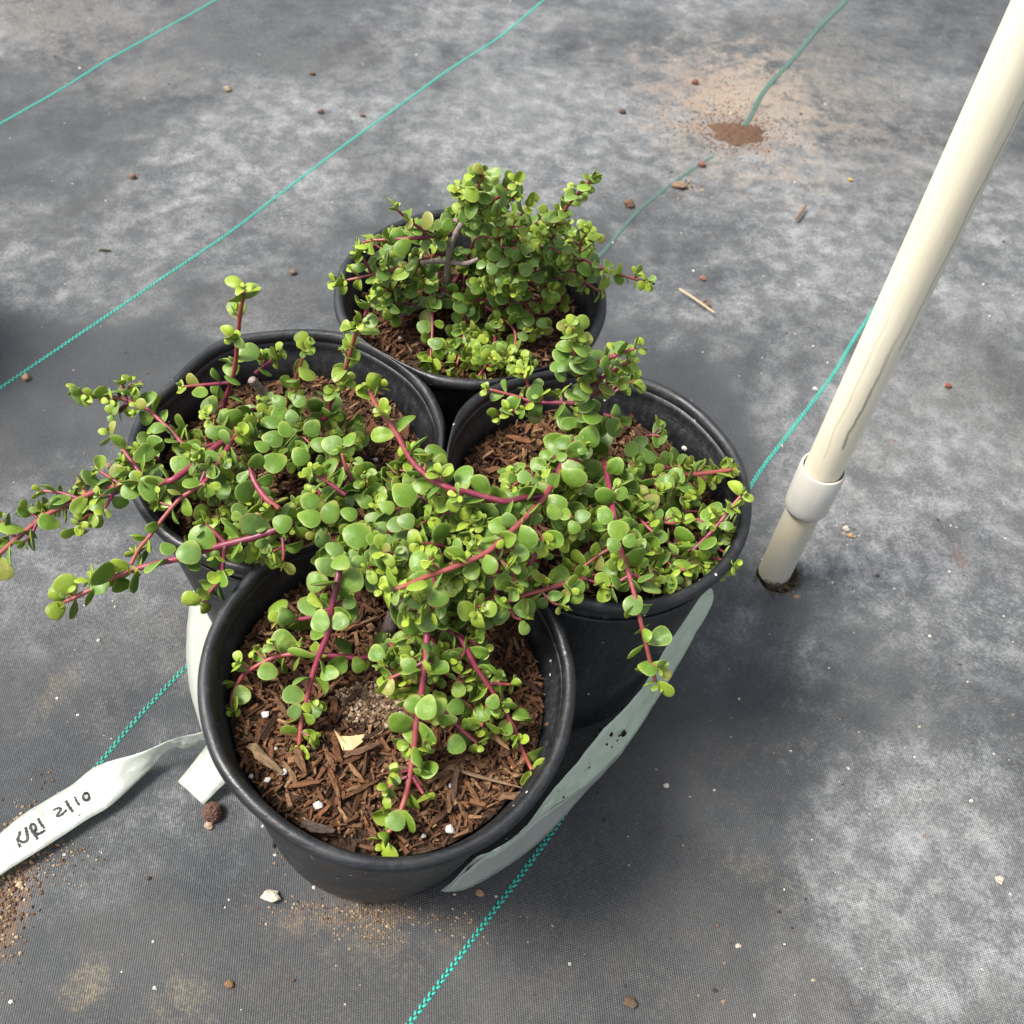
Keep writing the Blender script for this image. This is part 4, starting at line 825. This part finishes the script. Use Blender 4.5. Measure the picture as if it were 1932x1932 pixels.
# right-hand run: from the side of the right pot down to the foot of the front pot
up_ = q('E', [(1575, 60, .118), (1510, 125, .108), (1400, 270, .092), (1330, 400, .078), (1230, 570, .062), (1130, 690, .050), (1010, 810, .040), (880, 975, .033), (760, 1110, .030), (640, 1275, .028), (540, 1370, .026), (420, 1440, .024)])
mid_ = q('E', [(1588, 75, .112), (1585, 150, .098), (1500, 300, .075), (1400, 480, .052), (1290, 660, .033), (1165, 850, .022), (1060, 975, .016), (930, 1090, .015), (780, 1195, .016), (640, 1292, .019), (535, 1395, .020), (400, 1470, .020)])
strip('band', up_, mid_, tape, 8, 8, .0012, 3, mat=M_TAPE1)
mid2 = q('E', [(1170, 845, .023), (1060, 973, .017), (930, 1088, .016), (780, 1193, .017), (640, 1290, .020), (520, 1400, .021), (400, 1462, .021), (300, 1545, .015), (190, 1632, .006)])
low2 = q('E', [(1162, 856, .021), (1080, 965, .010), (960, 1090, .005), (830, 1235, .0035), (700, 1372, .003), (550, 1490, .0025), (400, 1582, .0025), (290, 1632, .0022), (200, 1640, .003)])
strip('folded_edge', mid2, low2, tape, 5, 6, .0006, 5)
up3 = q('E', [(420, 1438, .024), (370, 1455, .024), (300, 1520, .022), (240, 1585, .016), (180, 1632, .008)])
low3 = q('E', [(405, 1468, .019), (350, 1500, .017), (290, 1555, .012), (240, 1605, .008), (182, 1637, .004)])
strip('crumpled_end', up3, low3, tape, 3, 5, .0008, 8)
V = []; Fc = []
rs = random.Random(4)
for (x, y, sz) in [(1005, 800, 2.6), (1040, 795, 1.5), (1100, 765, 2.2), (1075, 800, 1.8), (1160, 725, 2.0), (1130, 818, 2.8), (1095, 855, 1.3), (1040, 875, 1.4), (985, 830, 1.5), (1060, 825, 2.2), (1120, 690, 1.2), (1225, 640, 1.3), (1020, 828, 1.2), (1150, 740, 1.1), (950, 995, 1.1), (1080, 790, 1.0), (1105, 830, 1.2), (815, 1150, 1.3), (790, 1115, 1.0), (585, 1330, 1.0), (1180, 705, .8), (1065, 890, .8)]:
    xx, yy = px('E', x, y); t = (1575-x)/1155; c = at(xx, yy, .036 if y < 900 else .026)
    n_ = (CAMP-c).normalized(); a1 = n_.orthogonal().normalized(); b1 = n_.cross(a1); b0 = len(V); d = sz*.00055
    for k in range(7):
        a = k*.8976; rr = d*rs.uniform(.5, 1.3); V.append(c+a1*rr*math.cos(a)*1.4+b1*rr*math.sin(a))
    V.append(c+n_*.0006)
    Fc += [(b0+k, b0+(k+1) % 7, b0+7) for k in range(7)]
sp_ = wobj('dirt_flecks', V, Fc, M_DIRT, tape, V[0], False); sp_['kind'] = 'stuff'
# left-hand run: standing on edge between the left pot and the front pot
L1 = q('G', [(1195, -70, .022), (1135, 25, .020), (1088, 130, .018), (1067, 300, .016), (1063, 450, .016), (1076, 600, .018), (1102, 722, .020), (1148, 870, .024), (1180, 935, .026)])
L2 = [Vector((v.x+.022, v.y+.007, v.z+.021)) for v in L1]
strip('band', L1, L2, tape, 5, 6, .0008, 11)
# tails
T1 = q('G', [(1185, 878, .036), (1120, 900, .034), (1050, 915, .030), (950, 945, .024), (800, 1010, .017), (560, 1082, .011), (400, 1200, .0070), (150, 1350, .0065), (0, 1470, .0065), (-160, 1600, .006)])
T2 = q('G', [(1190, 925, .028), (1130, 950, .022), (1060, 985, .016), (972, 992, .012), (850, 1110, .0065), (640, 1305, .0050), (500, 1390, .0052), (270, 1540, .0055), (60, 1670, .0058), (-120, 1795, .0055)])
tail = strip('lettered_tail', T1, T2, tape, 8, 8, .0008, 17)
S1 = q('G', [(1200, 935, .020), (1165, 985, .014), (1100, 1070, .007), (1014, 1176, .0026)])
S2 = q('G', [(1340, 1080, .016), (1300, 1165, .010), (1240, 1225, .006), (1160, 1306, .0022)])
strip('short_tail', S1, S2, tape, 6, 8, .0008, 23)
# marker writing on the long tail, laid on its surface
strokes = [[(292, 1465), (268, 1400), (247, 1340), (275, 1285), (281, 1236)], [(262, 1335), (300, 1380), (350, 1386), (386, 1360), (394, 1320), (380, 1240), (365, 1176)],
           [(540, 1352), (490, 1270), (440, 1190), (442, 1140), (480, 1130), (510, 1170), (505, 1220), (478, 1248)], [(498, 1262), (560, 1270), (646, 1220)], [(540, 1050), (580, 1120), (636, 1190)],
           [(758, 942), (800, 912), (850, 902), (868, 926), (832, 978), (815, 1012), (862, 1010), (952, 930)], [(940, 795), (980, 870), (1042, 956)], [(1065, 740), (1100, 810), (1142, 866)],
           [(1228+46*math.cos(a), 740+52*math.sin(a)) for a in [x*.7 for x in range(10)]], [(1130, 1000), (1137, 1008)]]
from mathutils.bvhtree import BVHTree
tv = [Vector(v.co)+WL[tail.name] for v in tail.data.vertices]; bvh = BVHTree.FromPolygons(tv, [tuple(f.vertices) for f in tail.data.polygons])
V = []; Fc = []
for s in strokes:
    s2 = smoothpts([Vector((x, y, 0)) for x, y in s], 6); pts = []
    for v in s2:
        x, y = px('T', v.x, v.y); a = at(x, y, .03); d = (a-CAMP).normalized(); h = bvh.ray_cast(CAMP, d)
        if h[0] is not None: pts.append(h[0]+Vector((0, 0, .0004)))
    if len(pts) < 2: continue
    b = len(V); n = len(pts)
    for i, p_ in enumerate(pts):
        t = (pts[min(i+1, n-1)]-pts[max(i-1, 0)]); t.z = 0; t = t.normalized() if t.length > 1e-7 else Vector((1, 0, 0)); sd_ = Vector((-t.y, t.x, 0)); wd = .00072*(1+.25*math.sin(i*1.7))
        V += [p_+sd_*wd, p_-sd_*wd]
    Fc += [(b+2*i, b+2*i+1, b+2*i+3, b+2*i+2) for i in range(n-1)]
wobj('handwriting', V, Fc, M_INK, tail, tv[0], False)['label'] = 'handwritten NRI 2/10 in black marker'

# ------------------------------------------------------------------ plastic pole
pb = at(1462, 1078, 0); pax = Vector((-.0030, -.0150, 1)).normalized(); pu = Vector((1, 0, -pax.x/pax.z)).normalized(); pv = pax.cross(pu)
pole = root('plastic_pole', (pb.x, pb.y, 0)); tag(pole, 'cream plastic pipe pole with a sleeve joint standing in the ground cloth', 'pole')
def pipe(name, prof, mat, seg=48, rag=None):
    V = []; Fc = []; n = len(prof)
    for j, (r_, h) in enumerate(prof):
        for i in range(seg):
            a = 2*math.pi*i/seg; hh = h+(rag(a) if rag and j in (0, n-1) else 0); V.append(pu*(r_*math.cos(a))+pv*(r_*math.sin(a))+pax*hh)
    for j in range(n):
        for i in range(seg): b = ((j+1) % n)*seg; Fc.append((j*seg+i, j*seg+(i+1) % seg, b+(i+1) % seg, b+i))
    me = mesh(name, V, Fc, mat); o = obj(name, me, pb, pole); md = o.modifiers.new('edge', 'EDGE_SPLIT'); md.split_angle = R(40); return o
pipe('lower_pipe', [(.0112, -.004), (.0112, .03), (.0112, .085), (.0092, .085), (.0092, -.004)], M_LOWER, 48, lambda a: .0025*math.sin(5*a)*math.sin(2*a))
pipe('sleeve_joint', [(.0120, .0745), (.0133, .0755), (.0141, .0780), (.0142, .0825), (.0142, .1135), (.0137, .1145), (.0128, .1145), (.0124, .1125), (.0124, .0900), (.0114, .0800)], M_COUP)
pipe('upper_pipe', [(.0115, .092), (.0115, .2), (.0115, .35), (.0115, .75), (.0092, .75), (.0092, .092)], M_PIPE)
# torn edge of the cloth and fibres at the pole's foot
rng = random.Random(9)
V = []; Fc = []; seg = 28
for i in range(seg):
    a = 2*math.pi*i/seg; k = 1.0+.22*noise.noise(Vector((math.cos(a)*1.6, math.sin(a)*1.6, 2)))
    for (rr, z) in ((.0100, .0006), (.0128*k, .0010), (.0145*k, .0001)):
        x, y = pb.x+.002+rr*math.cos(a), pb.y-.002+rr*math.sin(a); V.append((x, y, gz(x, y)+z))
for i in range(seg):
    for j in range(2): a = i*3+j; b = ((i+1) % seg)*3+j; Fc.append((a, a+1, b+1, b))
hole = wobj('torn_cloth_edge', V, Fc, M_DARK, ground, (pb.x, pb.y, 0)); hole['label'] = 'dark torn hole in the cloth around the pole'
V = []; Fc = []
for i in range(170):
    a = rng.gauss(-.9, .75); d0 = rng.uniform(.0095, .0145); x, y = pb.x+d0*math.cos(a), pb.y+d0*math.sin(a); z = gz(x, y)+rng.uniform(.0002, .004)
    b = a+rng.gauss(0, 1.0); ln = rng.uniform(.003, .010); p0 = Vector((x, y, z)); p1 = p0+Vector((math.cos(b)*ln*.5, math.sin(b)*ln*.5, rng.uniform(-.001, .003))); p2 = p0+Vector((math.cos(b+.4)*ln, math.sin(b+.4)*ln, rng.uniform(-.001, .002)))
    v_, f_ = tube(smoothpts([p0, p1, p2], 3), [.00016]*7, 4); o_ = len(V); V += v_; Fc += [tuple(t+o_ for t in f) for f in f_]
fr = wobj('frayed_fibres', V, Fc, M_HAIR, ground, (pb.x, pb.y, 0)); fr['kind'] = 'stuff'

# ------------------------------------------------------------------ stones, crumbs and scraps on the cloth
def stone(name, vx, vy, dmm, col, label, cat='pebble', flat=1.0, var=0, group='loose bits on the ground cloth', yaw=0.0, mat=None, stretch=1.0):
    p = at(vx, vy, 0); z = gz(p.x, p.y); d = dmm*.00078
    M = Matrix.Translation((p.x, p.y, z+d*.28*flat)) @ Matrix.Rotation(yaw, 4, 'Z') @ Matrix.Diagonal((d*stretch, d, d*flat, 1))
    me = STN[var % 5]
    if mat is not None: me = me.copy(); me.materials.clear(); me.materials.append(mat)
    o = obj(name, me, None, None, M); o.color = (*col, 1); tag(o, label, cat, group); return o
ball = stone('bark_ball', 402, 1534, 14.5, (.12, .062, .045), 'round fuzzy dark brown ball by the short tape tail', 'bark', 1.05, 0)
vg = [v.co.copy() for v in ball.data.vertices]; me = bpy.data.meshes.new('bark_ball'); bm = bmesh.new(); bmesh.ops.create_icosphere(bm, subdivisions=4, radius=.5)
for v in bm.verts:
    k = 1+.10*noise.noise(v.co*3)+.13*noise.noise(v.co*11)+.08*noise.noise(v.co*23); v.co = v.co*k
bm.to_mesh(me); bm.free(); me.materials.append(M_STONE); ball.data = me
stone('pebble', 394, 1556, 7, (.55, .38, .26), 'small orange-tan pebble touching the fuzzy brown ball', var=1)
stone('pebble', 511, 1690, 10.5, (.66, .58, .46), 'pale cream pebble in front of the nearest pot, left side', var=2, stretch=1.2)
stone('bark_scrap', 906, 1683, 6, (.40, .25, .15), 'curled tan bark scrap between tape end and green thread', 'bark', .7, 3)
stone('bark_clump', 553, 1617, 11, (.15, .075, .04), 'rusty crumb of bark touching the nearest pot at its lower left', 'bark', .8, 4)
stone('bark_scrap', 516, 1592, 6, (.05, .03, .022), 'thin dark bark splinter beside the rusty crumb', 'bark', .5, 1, yaw=.2, stretch=.35)
stone('pebble', 48, 710, 10, (.42, .26, .16), 'tan and white pebble just below the second green thread at left', var=0, stretch=.75)
stone('pebble', 250, 331, 10, (.22, .13, .08), 'brown oval pebble between the two upper left threads', var=3, stretch=.8)
stone('pebble', 429, 167, 11, (.45, .34, .23), 'sandy round pebble near the top, between two green threads', var=1)
stone('clod', 589, 137, 8, (.13, .085, .06), 'small dark clod near top, upper one of two', 'soil clod', .8, 2)
stone('clod', 605, 208, 9, (.15, .09, .06), 'small dark clod near top, lower one of two', 'soil clod', .8, 4)
stone('pebble', 552, 512, 9, (.20, .145, .10), 'brown pebble behind the upright shoot of the left plant', var=0)
stone('pebble', 684, 215, 7, (.22, .13, .10), 'faint brown pebble beside the second thread near the top', var=2)
stone('leaf_scrap', 197, 468, 15, (.055, .05, .03), 'dark dry leaf scrap between two upper left threads', 'leaf', .25, 3, stretch=.9, yaw=.1).scale.y *= .28
stone('pebble', 1327, 523, 8.5, (.33, .16, .12), 'reddish pebble right of the farthest plant', var=1)
stone('pebble', 1791, 725, 7, (.24, .075, .05), 'small red pebble right of the pole', var=3)
stone('pebble', 1605, 338, 6, (.55, .34, .07), 'tiny yellow-orange pebble in the upper right', var=2)
stone('pebble', 1312, 153, 10, (.22, .075, .055), 'dark red pebble beside the dirt patch', var=4)
stone('pebble', 1324, 310, 11, (.22, .11, .085), 'maroon pebble against the dusty thread below the dirt patch', var=0)
stone('clod', 1282, 350, 15, (.24, .15, .10), 'brown clod touching the dusty thread behind the farthest plant', 'soil clod', .7, 2, stretch=1.3)
stone('clod', 1188, 385, 17, (.17, .095, .065), 'large reddish-brown clod left of the dusty thread', 'soil clod', .8, 1, stretch=.8)
stone('pebble', 1175, 209, 9, (.10, .07, .055), 'dark pebble near top centre left of the dirt patch', var=3)
stone('pebble', 1598, 995, 7, (.60, .55, .46), 'whitish crumb in the small debris clump right of the pole', var=1)
stone('pebble', 1606, 1008, 6, (.45, .28, .16), 'tan crumb in the small debris clump right of the pole', var=4)
stone('pebble', 1258, 1562-82, 5, (.66, .60, .52), 'tiny white pebble on dark cloth right of the tape', var=0)
stone('clod', 1190, 1890, 9, (.12, .08, .05), 'brown clod on the cloth near the bottom edge', 'soil clod', .7, 2)
stone('clod', 432, 1855, 6, (.22, .13, .06), 'small rusty clod near the bottom edge left of centre', 'soil clod', .8, 3)
stone('pebble', 36, 1668, 5, (.70, .52, .34), 'pale tan pebble on the heap of soil below the lettered tape', var=1)
# dry twig with a fork
def twig(name, l, rad, col, label, z=.003):
    pts = [at(x, y, z) for x, y in l]; v_, f_ = tube(smoothpts(pts, 4), [rad]*((len(pts)-1)*4+1 if len(pts) > 2 else 7), 6); o = wobj(name, v_, f_, M_STONE, None, pts[0]); o.color = (*col, 1); tag(o, label, 'twig', 'dry twigs'); return o
twig('dry_twig', [(1282, 545), (1310, 563), (1330, 577), (1348, 590)], .0009, (.48, .36, .22), 'straw-coloured dry twig right of the farthest plant')
twig('dry_twig', [(1326, 572), (1334, 566), (1338, 578)], .0012, (.16, .10, .07), 'short brown twig end crossing the straw-coloured twig')
twig('dry_twig', [(1503, 412), (1512, 400), (1520, 388)], .0014, (.20, .12, .08), 'short brown twig left of the pole in the upper right')
# the small spill of soil that swallows the dusty thread
c = at(1393, 247, 0); V = [(c.x, c.y, gz(c.x, c.y)+.0035)]; Fc = []; seg = 90; rings = 12
for j in range(1, rings+1):
    for i in range(seg):
        a = 2*math.pi*i/seg; k = 1+.30*noise.noise(Vector((math.cos(a)*1.5, math.sin(a)*1.5, 7)))+.22*noise.noise(Vector((math.cos(a)*5, math.sin(a)*5, 3)))+.16*noise.noise(Vector((math.cos(a)*14, math.sin(a)*14, 5)))
        x, y = c.x+(.029*k*j/rings)*math.cos(a), c.y+.024*k*j/rings*math.sin(a); V.append((x, y, gz(x, y)+.0034*(1-(j/rings)**2)+.0022*noise.noise(Vector((x*170, y*170, 1)))*(1 if j < rings else 0)-(.0006 if j == rings else 0)))
Fc = [(0, 1+i, 1+(i+1) % seg) for i in range(seg)]+[(1+j*seg+i, 1+j*seg+seg+i, 1+j*seg+seg+(i+1) % seg, 1+j*seg+(i+1) % seg) for j in range(rings-1) for i in range(seg)]
tag(wobj('spilled_soil', V, Fc, M_SPILL, None, c), 'small brown spill of soil over the dusty thread at upper right', 'soil')
# crumbs nobody could count: grit
rng = random.Random(77); V = []; Fc = []; Cg = []
def crumb(x, y, d, col, fl=.7):
    b = len(V); z = gz(x, y); a0 = rng.uniform(0, 6.28); st_ = rng.uniform(.7, 1.5)
    for k in range(5):
        a = a0+k*1.2566; V.append((x+d*.5*math.cos(a)*rng.uniform(.7, 1.2)*st_, y+d*.5*math.sin(a)*rng.uniform(.7, 1.2), z))
    for k in range(5):
        a = a0+k*1.2566+.3; V.append((x+d*.36*math.cos(a)*st_, y+d*.36*math.sin(a), z+d*fl*.55*rng.uniform(.7, 1.2)))
    V.append((x, y, z+d*fl*.75))
    for k in range(5):
        Fc.append((b+k, b+(k+1) % 5, b+5+(k+1) % 5, b+5+k)); Fc.append((b+5+k, b+5+(k+1) % 5, b+10))
    Cg.extend([(*col, 1)]*11)
GC = [(.62, .58, .52), (.50, .44, .36), (.16, .11, .08), (.10, .07, .05), (.28, .19, .13), (.70, .68, .64), (.06, .045, .035)]
for i in range(620):
    p = at(rng.uniform(-60, 1990), rng.uniform(-60, 1990), 0); crumb(p.x, p.y, min(.005, .0007+rng.expovariate(1/.0007)), rng.choice(GC))
def heap(vx, vy, rx, ry, n, cols, d0, d1):
    c = at(vx, vy, 0)
    for i in range(n): crumb(c.x+rng.gauss(0, rx), c.y+rng.gauss(0, ry), rng.uniform(d0, d1), rng.choice(cols))
DC = [(.30, .21, .13), (.14, .08, .05), (.42, .32, .22), (.10, .06, .04), (.22, .14, .085)]
heap(-15, 1705, .010, .026, 900, DC, .0008, .0026); heap(95, 1620, .012, .006, 160, DC, .0006, .0016)
heap(690, 1718, .026, .004, 220, DC, .0005, .0017); heap(695, 1748, .012, .006, 170, [(.34, .26, .17), (.24, .17, .11), (.14, .09, .06)], .0005, .0015); heap(900, 1735, .020, .008, 60, DC, .0005, .0014)
heap(1395, 245, .030, .026, 900, [(.16, .09, .06), (.24, .15, .1), (.10, .06, .04)], .0008, .0022); heap(1360, 180, .04, .05, 260, DC, .0008, .0022)
heap(1600, 1000, .004, .006, 40, [(.5, .45, .38), (.2, .13, .09), (.1, .07, .05)], .0008, .002); heap(560, 1620, .005, .004, 60, DC, .0008, .002)
heap(1290, 345, .012, .008, 50, DC, .001, .003)
g = wobj('grit', V, Fc, M_FINES, None, (0, .5, 0), False); ca = g.data.color_attributes.new('Col', 'FLOAT_COLOR', 'POINT'); ca.data.foreach_set('color', [q_ for c in Cg for q_ in c])
tag(g, 'scattered grit, perlite dust and soil crumbs on the cloth', 'grit', kind='stuff')
